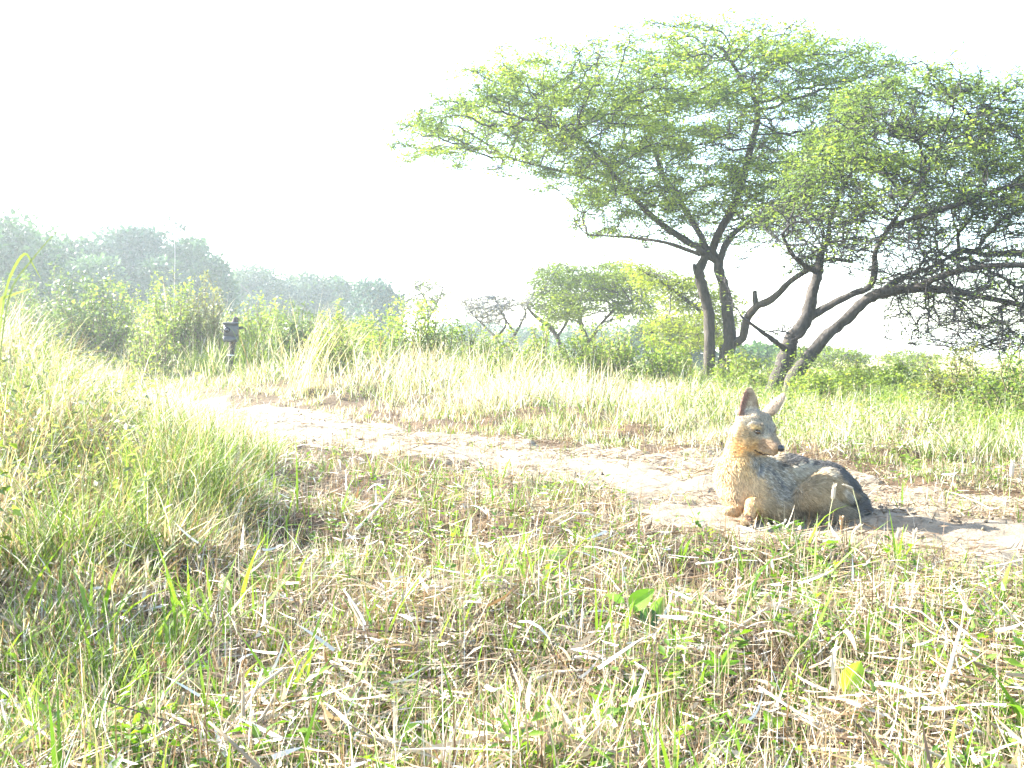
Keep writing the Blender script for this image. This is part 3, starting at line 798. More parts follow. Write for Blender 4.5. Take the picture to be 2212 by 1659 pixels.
# ------------------------------------------------------------------ post with a trail camera box
def box(g, c, s, col, bev=0.006, rot=0.0):
    """box with chamfered vertical and horizontal edges"""
    c = np.asarray(c, float); hx, hy, hz = np.asarray(s) / 2
    pts = []
    prof = [(hx - bev, hy), (hx, hy - bev), (hx, -hy + bev), (hx - bev, -hy), (-hx + bev, -hy), (-hx, -hy + bev), (-hx, hy - bev), (-hx + bev, hy)]
    for (zz, k) in ((-hz, bev), (-hz + bev, 0), (hz - bev, 0), (hz, bev)):
        for (px_, py_) in prof:
            pts.append([px_ - math.copysign(k, px_), py_ - math.copysign(k, py_), zz])
    V = np.array(pts)
    q = []
    for r0 in range(3):
        for j in range(8):
            q.append([r0 * 8 + j, r0 * 8 + (j + 1) % 8, (r0 + 1) * 8 + (j + 1) % 8, (r0 + 1) * 8 + j][::-1])
    V = np.concatenate([V, [[0, 0, -hz], [0, 0, hz]]])
    t = [[j, (j + 1) % 8, 32] for j in range(8)] + [[24 + (j + 1) % 8, 24 + j, 33] for j in range(8)]
    cs, sn = math.cos(rot), math.sin(rot)
    V = np.stack([V[:, 0] * cs - V[:, 1] * sn, V[:, 0] * sn + V[:, 1] * cs, V[:, 2]], 1) + c
    g.add(V, [np.array(q), np.array(t)], np.asarray(col, float))

M_PLAST = mat_plain("camera_plastic", (0.05, 0.05, 0.05), 0.45, 0.5, 0.15)
M_WOOD = mat_rough("post_wood", 60, 0.5, 0.004, 0.4, (1, 1, 0.2))
M_DARK = mat_plain("dark_glass", (0.01, 0.01, 0.012), 0.15, 0.6)
M_WHITE = mat_plain("white_tape", (0.75, 0.75, 0.72), 0.6, 0.3, 0.05)
DP = 14.0
KB = 14.0 / 8.6
pb = at(496, 735, DP); zpb = zg(pb[0], DP)
root = empty("trail_camera", (pb[0], DP, zpb), "dark box camera strapped to a short post in the tall grass", "trail camera")
rel = lambda u, v, dy=0.0: at(u, v, DP) + np.array([0, dy, 0]) - np.array([pb[0], DP, zpb])
g = Geo()
tube(g, np.array([rel(493, 770) * [1, 1, 0] + [0, 0.06, -0.2], rel(494, 775, .1), rel(498, 740, .1), rel(503, 700, .1), rel(506, 686, .1)]), [0.042, 0.042, 0.04, 0.039, 0.036], (0.075, 0.06, 0.055), 9, 0.12, 3)
post = g.build("post", M_WOOD, root)
g = Geo(); tube(g, np.array([rel(494, 768, .1) - [0, 0, .006], rel(494, 768, .1) + [0, 0, .006]]), [0.049, 0.049], (0.7, 0.7, 0.68), 12, sub=1)
g.build("tape_band", M_WHITE, post)
g = Geo(); box(g, rel(500, 716, -0.01), tuple(KB * q for q in (0.118, 0.085, 0.15)), (0.1, 0.1, 0.1), 0.012, 0.25)
case = g.build("case", M_PLAST, root)
g = Geo(); box(g, rel(500, 733, -0.03), tuple(KB * q for q in (0.124, 0.09, 0.045)), (0.1, 0.1, 0.1), 0.01, 0.25); g.build("battery_cover", M_PLAST, case)
g = Geo(); box(g, rel(499.5, 699, -0.03), tuple(KB * q for q in (0.128, 0.11, 0.014)), (0.1, 0.1, 0.1), 0.005, 0.25); g.build("hood", M_PLAST, case)
g = Geo(); tube(g, np.array([rel(495, 713, -0.05), rel(494, 713, -0.115), rel(493.8, 713, -0.12)]), [0.039, 0.036, 0.03], (0.02, 0.02, 0.02), 14, sub=1)
g.build("lens", M_DARK, case)
g = Geo(); box(g, rel(503, 708, 0.09), tuple(KB * q for q in (0.13, 0.05, 0.022)), (0.05, 0.05, 0.04), 0.004, 0.25); g.build("strap", mat_plain("strap_webbing", (0.06, 0.06, 0.05), 0.9, 0.1), root)

# ------------------------------------------------------------------ the jackal
SJ = 0.3656e-3
DJ = 3.5
def J(a, b, d=0.0):
    return at(1491 + 0.2369 * a, 799.7 + 0.2369 * b, DJ + d)
def inv_J(P):
    u = P[:, 0] / P[:, 1] * F + CX; v = (H - P[:, 2]) / P[:, 1] * F + HY
    return (u - 1491) / 0.2369, (v - 799.7) / 0.2369

h_ = 0.0042
lo = np.array([0.55, 3.16, -0.05]); hi = np.array([1.30, 3.90, 0.52])
gxs = [np.arange(lo[k], hi[k], h_) for k in range(3)]
GX, GY, GZ = np.meshgrid(*gxs, indexing='ij')
GP = np.stack([GX, GY, GZ], -1).astype(np.float32)
def rc(A, B, ra, rb):
    """round cone between two points (radii in crop pixels)"""
    A = np.asarray(A, np.float32); B = np.asarray(B, np.float32); ab = B - A
    t = np.clip(((GP - A) @ ab) / float(ab @ ab), 0, 1)
    d = GP - A - t[..., None] * ab
    return np.sqrt((d * d).sum(-1)) - (ra + (rb - ra) * t) * SJ
def ell(c, R, yaw=0.0, pitch=0.0):
    """ellipsoid, radii in crop px"""
    c = np.asarray(c, np.float32); R = np.asarray(R) * SJ
    q = GP - c
    cy, sy = math.cos(yaw), math.sin(yaw)
    x = q[..., 0] * cy + q[..., 1] * sy; y = -q[..., 0] * sy + q[..., 1] * cy; z = q[..., 2]
    cp, sp = math.cos(pitch), math.sin(pitch)
    x, z = x * cp + z * sp, -x * sp + z * cp
    k0 = np.sqrt((x / R[0]) ** 2 + (y / R[1]) ** 2 + (z / R[2]) ** 2)
    return (k0 - 1) * min(R)
def smin(a, b, k):
    hh = np.maximum(k - np.abs(a - b), 0) / k
    return np.minimum(a, b) - hh * hh * k * 0.25
# trunk
S = rc(J(500, 1030, .07), J(900, 1045, .12), 225, 245)
S = smin(S, rc(J(900, 1045, .12), J(1230, 1095, .14), 245, 228), .05)
S = smin(S, rc(J(1230, 1095, .14), J(1370, 1150, .15), 225, 185), .05)
S = smin(S, rc(J(415, 1010, .02), J(415, 1130, .0), 158, 130), .05)            # breast
S = smin(S, rc(J(620, 930, .05), J(600, 1150, -.01), 120, 90), .05)            # near shoulder
S = smin(S, rc(J(445, 960, .05), J(475, 620, .06), 180, 115), .05)             # neck
# haunch and hind leg
S = smin(S, rc(J(1270, 1055, .03), J(1080, 1150, -.045), 152, 112), .013)
S = smin(S, rc(J(1085, 1180, -.035), J(1400, 1320, -.03), 90, 75), .02)
S = smin(S, rc(J(1400, 1340, -.03), J(1170, 1385, -.05), 55, 36), .015)
S = smin(S, rc(J(1240, 1385, -.055), J(1130, 1400, -.06), 36, 30), .01)
# tail wrapped along the rump
tl = [J(1420, 1080, .16), J(1530, 1210, .12), J(1560, 1320, .04), J(1490, 1375, -.035), J(1370, 1385, -.05)]
for a_, b_, r0, r1 in zip(tl[:-1], tl[1:], (62, 64, 64, 55), (64, 64, 55, 34)):
    S = smin(S, rc(a_, b_, r0, r1), .02)
# belly on the ground
S = smin(S, rc(J(640, 1230, .02), J(1000, 1270, .02), 130, 130), .05)
# forelegs: upper arm, elbow behind, forearm stretched to the viewer, bent wrist, paw
S = smin(S, rc(J(640, 1120, .0), J(780, 1270, -.01), 95, 70), .03)
S = smin(S, rc(J(790, 1290, -.01), J(590, 1225, -.075), 62, 50), .02)
S = smin(S, rc(J(560, 1215, -.085), J(535, 1320, -.105), 52, 40), .012)
S = smin(S, rc(J(535, 1325, -.105), J(515, 1372, -.135), 42, 38), .01)
for k_ in (-1, 0, 1):
    S = smin(S, rc(J(515 + k_ * 22, 1366, -.14), J(505 + k_ * 26, 1385, -.165), 21, 17), .004)
S = smin(S, rc(J(470, 1130, .02), J(400, 1260, -.05), 80, 55), .03)
S = smin(S, rc(J(420, 1285, -.06), J(340, 1285, -.10), 48, 36), .012)
for k_ in (-1, 0, 1):
    S = smin(S, rc(J(345 + k_ * 6, 1285 + k_ * 2, -.10 - k_ * .012), J(312 + k_ * 6, 1300, -.118 - k_ * .014), 20, 15), .004)
# head
Hd = ell(J(590, 500, .03), (165, 150, 140), math.radians(-35), math.radians(0))
Hd = smin(Hd, rc(J(560, 590, .03), J(640, 600, .005), 118, 105), .02)          # cheeks
Hd = smin(Hd, rc(J(500, 600, .0), J(540, 640, -.01), 75, 70), .02)             # near cheek ruff
Hd = smin(Hd, rc(J(655, 600, -.01), J(785, 695, -.065), 95, 50), .018)         # muzzle
Hd = smin(Hd, rc(J(700, 560, -.005), J(745, 640, -.045), 60, 45), .015)        # bridge
Hd = smin(Hd, rc(J(620, 700, .0), J(765, 755, -.058), 62, 26), .010)           # jaw
Hd = smin(Hd, rc(J(590, 515, -.03), J(640, 520, -.035), 36, 30), .012)         # near brow
Hd = smin(Hd, rc(J(735, 520, -.0), J(745, 540, .0), 34, 26), .012)             # far brow
# eye socket
so = np.sqrt(((GP - np.asarray(J(622, 566, -.048), np.float32)) ** 2).sum(-1)) - 30 * SJ
Hd = -smin(-Hd, so, .006)
S = smin(S, Hd, .022)
# ears: thin cupped leaves
def ear(S, base, tip, face, wmax, cup, th=0.0045):
    base = np.asarray(base); tip = np.asarray(tip)
    ax = tip - base; L = np.linalg.norm(ax); ax = ax / L
    fv = np.asarray(face, float); fv = fv - ax * (fv @ ax); fv /= np.linalg.norm(fv)
    sd = np.cross(ax, fv)
    q = GP - base.astype(np.float32)
    s = q @ ax.astype(np.float32); w = q @ sd.astype(np.float32); t = q @ fv.astype(np.float32)
    sl_ = np.clip(s / L, 0, 1)
    W = wmax * SJ * np.clip((sl_ + 0.25) / 0.5, 0, 1) ** 0.5 * np.sqrt(np.clip(1 - np.clip((sl_ - 0.15) / 0.87, 0, 1) ** 1.7, 0, 1))
    shell = np.abs(t - cup * w * w / (wmax * SJ) + 0.006) - th * (1.15 - 0.5 * sl_)
    d = np.maximum(np.maximum(shell, np.abs(w) - W), np.maximum(-s - 0.012, s - L))
    return smin(S, d, .008)
S = ear(S, J(508, 435, .045), J(548, 166, .03), (0.42, -0.9, 0.05), 108, 0.45)
S = ear(S, J(690, 400, .06), J(866, 225, .075), (0.60, 0.55, -0.5), 74, 0.4)
S = np.maximum(S, -(GP[..., 2] + 0.012))

# surface nets
def surface_nets(S, lo, h):
    nx, ny, nz_ = S.shape
    ins = S < 0
    cnt = np.zeros((nx - 1, ny - 1, nz_ - 1)); acc = np.zeros((nx - 1, ny - 1, nz_ - 1, 3))
    sl0 = slice(0, -1); sl1 = slice(1, None)
    corners = [(i, j, k) for i in (0, 1) for j in (0, 1) for k in (0, 1)]
    sub = lambda c: tuple(sl1 if q else sl0 for q in c)
    for c in corners:
        for ax in range(3):
            if c[ax] == 0:
                c2 = list(c); c2[ax] = 1
                a = S[sub(c)]; b = S[sub(c2)]
                m = (a < 0) != (b < 0)
                t = np.where(m, a / np.where(m, a - b, 1), 0)
                cnt += m
                for q in range(3):
                    acc[..., q] += m * (c[q] + (t if q == ax else 0))
    has = cnt > 0
    idx = np.full(has.shape, -1); idx[has] = np.arange(has.sum())
    cells = np.argwhere(has)
    V = lo + (cells + acc[has] / cnt[has][:, None]) * h
    quads = []
    for ax in range(3):
        a = [slice(1, -1)] * 3; b = [slice(1, -1)] * 3
        a[ax] = slice(0, -1); b[ax] = slice(1, None)
        A = ins[tuple(a)]; B = ins[tuple(b)]
        e = np.argwhere(A != B)
        off = np.array([1, 1, 1]); off[ax] = 0
        e0 = e + off
        o1, o2 = [q for q in range(3) if q != ax]
        def gi(d1, d2):
            p = e0.copy(); p[:, o1] += d1; p[:, o2] += d2
            return idx[p[:, 0], p[:, 1], p[:, 2]]
        Q = np.stack([gi(-1, -1), gi(0, -1), gi(0, 0), gi(-1, 0)], 1)
        flip = A[A != B] if False else ins[tuple(a)][tuple(e.T)]
        if ax == 1: flip = ~flip
        Q[~flip] = Q[~flip][:, ::-1]
        quads.append(Q)
    return V, np.concatenate(quads)
VB, QB = surface_nets(S, lo, h_)
def laplace(V, Q, it, lam=0.5):
    E = np.concatenate([Q[:, [0, 1]], Q[:, [1, 2]], Q[:, [2, 3]], Q[:, [3, 0]]])
    n = len(V); deg = np.bincount(E.ravel(), minlength=n)[:, None] + 1e-9
    for _ in range(it):
        acc = np.zeros_like(V)
        for k in range(3):
            acc[:, k] = np.bincount(E[:, 0], V[E[:, 1], k], n) + np.bincount(E[:, 1], V[E[:, 0], k], n)
        V = V + lam * (acc / deg - V)
    return V
VB = laplace(VB, QB, 2)

def seg_d(a, b, pts):
    best = np.full(a.shape, 1e9)
    for p, q in zip(pts[:-1], pts[1:]):
        p = np.array(p, float); q = np.array(q, float); v = q - p
        t = np.clip(((a - p[0]) * v[0] + (b - p[1]) * v[1]) / (v @ v), 0, 1)
        best = np.minimum(best, np.hypot(a - p[0] - t * v[0], b - p[1] - t * v[1]))
    return best
def coat(P, r):
    a, b = inv_J(P); n = len(P)
    nz = vnoise(a / 28, b / 28, seed=41) ; nf = vnoise(a / 9, b / 9, seed=42)
    C = np.tile([0.235, 0.175, 0.10], (n, 1))
    def put(m, c):
        nonlocal C
        m = np.clip(m, 0, 1)[:, None]
        C = C * (1 - m) + np.asarray(c) * m
    # chest and neck: warm tan
    put((1 - sstep(600, 760, a + 0.1 * (b - 900))) * sstep(560, 700, b), (0.40, 0.28, 0.15))
    put((1 - seg_d(a, b, [(480, 720), (520, 860)]) / 150) * 1.3, (0.46, 0.305, 0.135))
    # silvery shoulder cape with dark streaks
    put(sstep(150, 60, seg_d(a, b, [(650, 830), (760, 930), (860, 1100)])), (0.215, 0.185, 0.135))
    put(sstep(34, 12, seg_d(a, b, [(690, 880), (770, 960), (830, 1060)])), (0.125, 0.118, 0.105))
    put(sstep(30, 8, seg_d(a, b, [(640, 850), (620, 930)])), (0.12, 0.12, 0.115))
    hsh = _hash(np.floor(a / 5.0), np.floor(b / 22.0), np.zeros(n), 5)
    cm = sstep(190, 90, seg_d(a, b, [(650, 830), (760, 930), (860, 1100)]))
    put(cm * (hsh > .7) * .5, (0.10, 0.095, 0.085)); put(cm * (hsh < .25) * .5, (0.40, 0.37, 0.31))
    # dark saddle
    back = np.interp(a, [600, 800, 1000, 1100, 1300, 1430, 1520], [770, 880, 895, 880, 945, 1040, 1130])
    put(sstep(25, -35, b - back + 40 * (nz - .5)) * sstep(760, 860, a), (0.065, 0.062, 0.058))
    put(sstep(50, 20, seg_d(a, b, [(940, 900), (1000, 860), (1060, 850)])) * (nz > .35), (0.28, 0.25, 0.19))
    put(sstep(45, 15, seg_d(a, b, [(960, 950), (1120, 890), (1290, 950)])) * 0.8, (0.29, 0.255, 0.19))
    # lower flank, hind leg, tail
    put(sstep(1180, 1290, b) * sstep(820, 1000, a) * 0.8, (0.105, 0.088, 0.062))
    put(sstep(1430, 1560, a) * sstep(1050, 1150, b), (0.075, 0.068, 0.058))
    put(sstep(40, 15, seg_d(a, b, [(1400, 1090), (1450, 1160)])) * .6, (0.4, 0.36, 0.3))
    # forelegs
    put(sstep(95, 50, seg_d(a, b, [(570, 1180), (540, 1370)])), (0.42, 0.27, 0.13))
    put(sstep(90, 50, seg_d(a, b, [(440, 1290), (320, 1290)])), (0.40, 0.27, 0.14))
    put(sstep(36, 18, seg_d(a, b, [(520, 1340), (540, 1350)])), (0.13, 0.075, 0.045))
    # dark ruff tip over the breast
    put(sstep(60, 20, seg_d(a, b, [(310, 1170), (400, 1180)])) * .7, (0.16, 0.10, 0.05))
    # head
    hd = (b < 790) & (a > 395)
    fc = sstep(175, 120, np.hypot((a - 600) / 1.05, (b - 520)))
    put(fc * hd, (0.225, 0.19, 0.135))
    put(sstep(110, 60, seg_d(a, b, [(640, 420), (700, 520)])) * hd, (0.205, 0.18, 0.135))
    put(sstep(90, 40, seg_d(a, b, [(470, 560), (520, 630)])) * hd * .8, (0.29, 0.215, 0.115))
    put(sstep(80, 40, seg_d(a, b, [(600, 690), (690, 745)])) * hd, (0.40, 0.27, 0.13))
    put(sstep(75, 45, seg_d(a, b, [(690, 690), (790, 720)])) * hd, (0.235, 0.165, 0.105))
    put(sstep(22, 10, seg_d(a, b, [(580, 522), (640, 530)])) * hd, (0.36, 0.28, 0.15))
    put(sstep(26, 12, np.hypot(a - 614, b - 562)) * hd, (0.05, 0.04, 0.03))
    put(sstep(24, 8, seg_d(a, b, [(740, 560), (775, 640), (800, 680)])) * hd * .5, (0.12, 0.10, 0.085))
    put(sstep(11, 4, seg_d(a, b, [(606, 728), (650, 752), (720, 775), (790, 778), (840, 740)])) * hd, (0.045, 0.028, 0.022))
    # ears
    ei = (b < 445) & (a < 612)
    put(ei * 1.0, (0.30, 0.235, 0.165))
    put(ei * sstep(60, 25, seg_d(a, b, [(455, 390), (470, 290), (500, 230)])), (0.20, 0.125, 0.095))
    put(ei * sstep(30, 12, seg_d(a, b, [(520, 380), (545, 300)])) * (nf > .45), (0.42, 0.35, 0.25))
    er = (b < 415) & (a > 640)
    put(er * 1.0, (0.27, 0.21, 0.145))
    C = 1.3 * C * (0.72 + 0.36 * nz + 0.2 * nf)[:, None]
    return np.clip(C, 0.01, 0.9)

jr = np.random.default_rng(5)
jb = J(800, 1330, 0.08); jb[2] = zg(jb[0], jb[1]) if False else 0.0
jack = empty("jackal", jb, "jackal lying on the sandy track, head raised and turned towards the right", "jackal")
g = Geo()
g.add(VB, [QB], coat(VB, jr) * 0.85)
g.build("body", M_SKIN, jack, origin=jb)
# fur as fine tapered strands rooted on the body
tri = np.concatenate([QB[:, [0, 1, 2]], QB[:, [0, 2, 3]]])
e1 = VB[tri[:, 1]] - VB[tri[:, 0]]; e2 = VB[tri[:, 2]] - VB[tri[:, 0]]
fn = np.cross(e1, e2); ar = np.linalg.norm(fn, axis=1); fn = fn / (ar[:, None] + 1e-12)
# make normals point outward using the field gradient
ctr = VB[tri].mean(1)
ci = np.clip(((ctr - lo) / h_).astype(int), 1, np.array(S.shape) - 2)
gr = np.stack([S[ci[:, 0] + 1, ci[:, 1], ci[:, 2]] - S[ci[:, 0] - 1, ci[:, 1], ci[:, 2]],
               S[ci[:, 0], ci[:, 1] + 1, ci[:, 2]] - S[ci[:, 0], ci[:, 1] - 1, ci[:, 2]],
               S[ci[:, 0], ci[:, 1], ci[:, 2] + 1] - S[ci[:, 0], ci[:, 1], ci[:, 2] - 1]], 1)
gr = nrm(gr)
nf_ = 150000
ti = jr.choice(len(tri), nf_, p=ar / ar.sum())
b1, b2 = jr.random(nf_), jr.random(nf_); sw = b1 + b2 > 1; b1[sw] = 1 - b1[sw]; b2[sw] = 1 - b2[sw]
RP = VB[tri[ti, 0]] + e1[ti] * b1[:, None] + e2[ti] * b2[:, None]
NN = gr[ti]
fa, fb = inv_J(RP)
flow = np.tile([0.75, 0.1, -0.55], (nf_, 1))
nk = ((fa < 620) & (fb > 640))[:, None]
flow = np.where(nk, np.array([[0.15, -0.15, -1.0]]), flow)
hm = ((fb < 790) & (fa > 400) & (fb < 790 + (fa - 600) * 0.0))
hm &= (RP[:, 2] > J(600, 790)[2])
nose_p = J(845, 715, -.08)
flow = np.where(hm[:, None], nrm(RP - nose_p), flow)
earm = hm & (((fb < 440) & (fa < 610)) | ((fb < 400) & (fa > 650)))
flow = np.where(earm[:, None], np.array([[0, 0, 1.0]]), flow)
flow = flow - NN * (flow * NN).sum(1)[:, None]
flen = np.where((fa < 620) & (fb > 640), 0.016, 0.019)
flen = np.where(hm, 0.010 + 0.008 * sstep(640, 480, fa), flen)
flen = np.where(hm & (fa > 690) & (fb > 600), 0.005, flen)
flen = np.where(earm, 0.006, flen)
flen = np.where(seg_d(fa, fb, [(570, 1190), (540, 1380)]) < 70, 0.009, flen)
flen = np.where(seg_d(fa, fb, [(440, 1290), (320, 1290)]) < 60, 0.009, flen)
flen = np.where((fa > 1430) & (fb > 1100), 0.028, flen)
flen = flen * jr.uniform(0.6, 1.25, nf_)
fd = nrm(nrm(flow) * 0.85 + NN * 0.42 + jr.normal(size=(nf_, 3)) * 0.11)
fd2 = nrm(fd - NN * 0.3 + jr.normal(size=(nf_, 3)) * 0.08 + np.array([0, 0, -0.1]))
sdv = nrm(np.cross(fd, NN + jr.normal(size=(nf_, 3)) * 0.5))
wv = 0.0011 * jr.uniform(0.7, 1.3, nf_)[:, None]
keepf = ~((np.hypot(fa - 614, fb - 562) < 22) & hm) & ~((np.hypot(fa - 830, fb - 715) < 34) & hm)
p0 = RP - NN * 0.001
m_ = p0 + fd * flen[:, None] * 0.55; t_ = m_ + fd2 * flen[:, None] * 0.45
cc = coat(RP, jr) * jr.uniform(0.75, 1.3, nf_)[:, None]
# pale tips on the grizzled parts
Vf = np.stack([p0 - sdv * wv, p0 + sdv * wv, m_ + sdv * wv * 0.8, m_ - sdv * wv * 0.8, t_], 1)[keepf]
Cf = np.stack([cc * .8, cc * .8, cc, cc, np.clip(cc * 1.25, 0, .9)], 1)[keepf]
k = len(Vf); b0_ = np.arange(k) * 5
g = Geo()
g.add(Vf.reshape(-1, 3), [np.stack([b0_, b0_ + 1, b0_ + 2, b0_ + 3], 1), np.stack([b0_ + 3, b0_ + 2, b0_ + 4], 1)], Cf.reshape(-1, 3))
g.build("fur", M_FUR, jack, origin=jb)
# eyes and nose
def ball(c, R, rows=10, cols=14):
    th = np.linspace(0, math.pi, rows); ph = np.linspace(0, 2 * math.pi, cols, endpoint=False)
    V = np.array([[math.sin(t) * math.cos(p), math.sin(t) * math.sin(p), math.cos(t)] for t in th for p in ph]) * R + c
    q = np.array([[i * cols + j, i * cols + (j + 1) % cols, (i + 1) * cols + (j + 1) % cols, (i + 1) * cols + j] for i in range(rows - 1) for j in range(cols)])
    return V, q
M_EYE = mat_leaf("eye", 0.0, rough=0.12, spec=0.6)
for (c, face) in ((J(616, 562, -.040), (0.5, -0.85, 0.0)), (J(764, 552, -.004), (0.9, -0.3, 0.0))):
    V, q = ball(c, np.array([0.0085, 0.0085, 0.0075]))
    fv = nrm(np.array(face)); ca = nrm(V - c) @ fv
    C = np.where((ca > 0.93)[:, None], np.array([[0.005, 0.005, 0.005]]), np.where((ca > 0.7)[:, None], np.array([[0.12, 0.06, 0.015]]), np.array([[0.02, 0.015, 0.012]])))
    g = Geo(); g.add(V, [q], C); g.build("eye", M_EYE, jack, origin=jb)
M_NOSE = mat_plain("nose_leather", (0.02, 0.018, 0.018), 0.35, 0.5, 0.2, 300)
g = Geo()
V, q = ball(J(826, 712, -.076), np.array([0.0125, 0.0125, 0.0115])); g.add(V, [q], (0.02, 0.02, 0.02))
V, q = ball(J(812, 702, -.074), np.array([0.0095, 0.012, 0.009])); g.add(V, [q], (0.02, 0.02, 0.02))
g.build("nose", M_NOSE, jack, origin=jb)

# ------------------------------------------------------------------ grass and straw
GR = np.random.default_rng(99)
def field(n, D0, D1, k=0.62, pad=0.35, pw=1.0):
    t = GR.random(n)
    if pw == 1.0: D = D0 * (D1 / D0) ** t
    else: D = (D0 ** (1 - pw) + t * (D1 ** (1 - pw) - D0 ** (1 - pw))) ** (1 / (1 - pw))
    x = GR.uniform(-1, 1, n) * (k * D + pad)
    return x, D
def clear_jackal(x, y):
    return ~((x > 0.42) & (x < 2.0) & (y > 3.0 + 0.25 * (vnoise(x / .2, y / .2, seed=15) - .5) - 0.25 * (x - 1)) & (y < 3.9 - .6 * (x > 1.3)))
def offpath(x, y, soft=0.25, keep=0.06):
    soft = soft * 1.7; keep = keep * 2.4
    d, side, s = path_sd(x, y)
    nn = vnoise(x / 0.5, y / 0.5, seed=51)
    pr = keep * (nn > 0.55) + sstep(0.85 - soft, 0.98 + soft, d + 0.5 * (nn - 0.5))
    pr = pr + 0.45 * np.exp(-(side / 0.2) ** 2) * (nn > 0.4)     # grass strip between the ruts
    return GR.random(len(x)) < pr
def minw(W, D, k=0.75):
    return np.maximum(W, D / 1050 * k)
STRAW = [np.array(c) for c in ((0.30, 0.23, 0.14), (0.43, 0.37, 0.26), (0.125, 0.078, 0.042), (0.58, 0.55, 0.48), (0.21, 0.135, 0.07))]
def straw_cols(n, w=(0.32, 0.18, 0.22, 0.06, 0.22)):
    return np.array(STRAW)[GR.choice(5, n, p=np.array(w) / sum(w))] * GR.uniform(0.75, 1.2, (n, 1))
def greens(n, a=(0.10, 0.17, 0.03), b=(0.26, 0.34, 0.06)):
    return mix(a, b, GR.random(n))
up3 = lambda x, y, dz=0.0: np.stack([x, y, terrain(x, y) + dz], 1)

# matted straw lying on the ground
g = Geo()
x, y = field(120000, 0.9, 7.5)
m = offpath(x, y, 0.3, 0.10) & clear_jackal(x, y) & (GR.random(len(x)) < .2 + sstep(.3, .55, vnoise(x / .16, y / .16, seed=57))); x, y = x[m], y[m]; n = len(x)
c = straw_cols(n) * np.clip(.55 + .9 * vnoise(x / .25, y / .25, seed=58), .5, 1.15)[:, None]
thick = np.clip(1.2 - y / 9, 0.3, 1)
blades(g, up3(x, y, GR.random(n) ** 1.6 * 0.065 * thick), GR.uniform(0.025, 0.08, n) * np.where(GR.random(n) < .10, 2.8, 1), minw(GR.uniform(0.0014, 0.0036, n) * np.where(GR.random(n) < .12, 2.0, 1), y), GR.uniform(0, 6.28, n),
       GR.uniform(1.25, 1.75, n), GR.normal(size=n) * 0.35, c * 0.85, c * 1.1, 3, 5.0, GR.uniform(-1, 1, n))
# dry tufts
x, y = field(1500, 0.9, 7)
m = offpath(x, y, .3, .12) & clear_jackal(x, y); x, y = x[m], y[m]
k_ = GR.poisson(9, len(x)); x0 = np.repeat(x, k_); y0 = np.repeat(y, k_); n = len(x0); az = GR.uniform(0, 6.28, n); c = straw_cols(n, (.35, .25, .15, .08, .2))
blades(g, up3(x0 + np.cos(az) * .012, y0 + np.sin(az) * .012), GR.uniform(.03, .11, n), minw(GR.uniform(.002, .0042, n), y0, .7), az, GR.uniform(.05, 1.0, n), GR.uniform(0, 1.2, n), c * .7, c * 1.1, 4, 2.2, GR.uniform(-.8, .8, n))
# curled brown leaf litter and coarse thick culms near the camera
x, y = field(7000, 0.9, 5)
m = offpath(x, y, 0.3, 0.05) & clear_jackal(x, y); x, y = x[m], y[m]; n = len(x)
cards(g, up3(x, y, GR.random(n) * .03), rand_dirs(GR, n, .4), nrm(np.array([0, 0, 1.]) + GR.normal(size=(n, 3)) * .6), GR.uniform(.008, .026, n), GR.uniform(.005, .012, n), straw_cols(n, (.15, .1, .4, .05, .3)), .5)
nb = 130
x, y = field(nb, 1.0, 3.6)
for k in range(nb):
    if not offpath(x[k:k + 1], y[k:k + 1], .1, 0)[0] or not clear_jackal(x[k:k + 1], y[k:k + 1])[0]: continue
    az0 = GR.uniform(0, 6.28); tilt = abs(GR.normal()) * .25
    for q in range(GR.integers(1, 5)):
        az_ = az0 + GR.normal() * .15; Lq = GR.uniform(.05, .15)
        b = np.array([x[k] + GR.normal() * .012, y[k] + GR.normal() * .012, 0]); b[2] = zg(b[0], b[1]) + GR.uniform(.015, .05)
        dv = np.array([math.cos(az_), math.sin(az_), tilt])
        r0 = GR.uniform(.0016, .0034)
        tube(g, np.array([b, b + dv * Lq * .5 + GR.normal(size=3) * .006, b + dv * Lq + GR.normal(size=3) * .01]), [r0, r0, r0 * .7], straw_cols(1, (.35, .35, .03, .2, .07))[0], 5, sub=2)
# broad bleached dead leaves and flattened culms
x, y = field(80000, 2.2, 16)
d_, sd_, s_ = path_sd(x, y)
band = vnoise(sd_ * 2.2, s_ * 2.5, seed=44) * .6 + vnoise(x / .16, y / .16, seed=45) * .4
m = (d_ < 1.15) & clear_jackal(x, y * 0 + np.where(band > .56, 9, y)) & (GR.random(len(x)) < (sstep(.40, .56, band) * .95 + .05) * (.6 + .75 * sstep(-.2, .45, sd_) + .4 * sstep(.65, 1, d_))); x, y = x[m], y[m]; n = len(x)
c = straw_cols(n, (0.2, 0.1, 0.4, 0.03, 0.3)) * .7
blades(g, up3(x, y, .012 + .0012 * y + GR.random(n) * .018), GR.uniform(0.02, 0.10, n), minw(GR.uniform(0.002, 0.005, n), y, .7), GR.uniform(0, 6.28, n), GR.uniform(1.2, 1.75, n), GR.normal(size=n) * .4, c * .85, c * 1.1, 2, 4.0, GR.uniform(-1, 1, n))
x, y = field(2000, 0.9, 5.5)
m = offpath(x, y, 0.3, 0.02) & clear_jackal(x, y); x, y = x[m], y[m]; n = len(x)
c = straw_cols(n, (0.2, 0.3, 0.1, 0.35, 0.05))
blades(g, up3(x, y, 0.02 + GR.random(n) * 0.06), GR.uniform(0.03, 0.10, n), GR.uniform(0.004, 0.009, n), GR.uniform(0, 6.28, n),
       GR.uniform(1.0, 1.8, n), GR.normal(size=n) * 0.7, c, c, 4, 4.0, GR.uniform(-.8, .8, n))
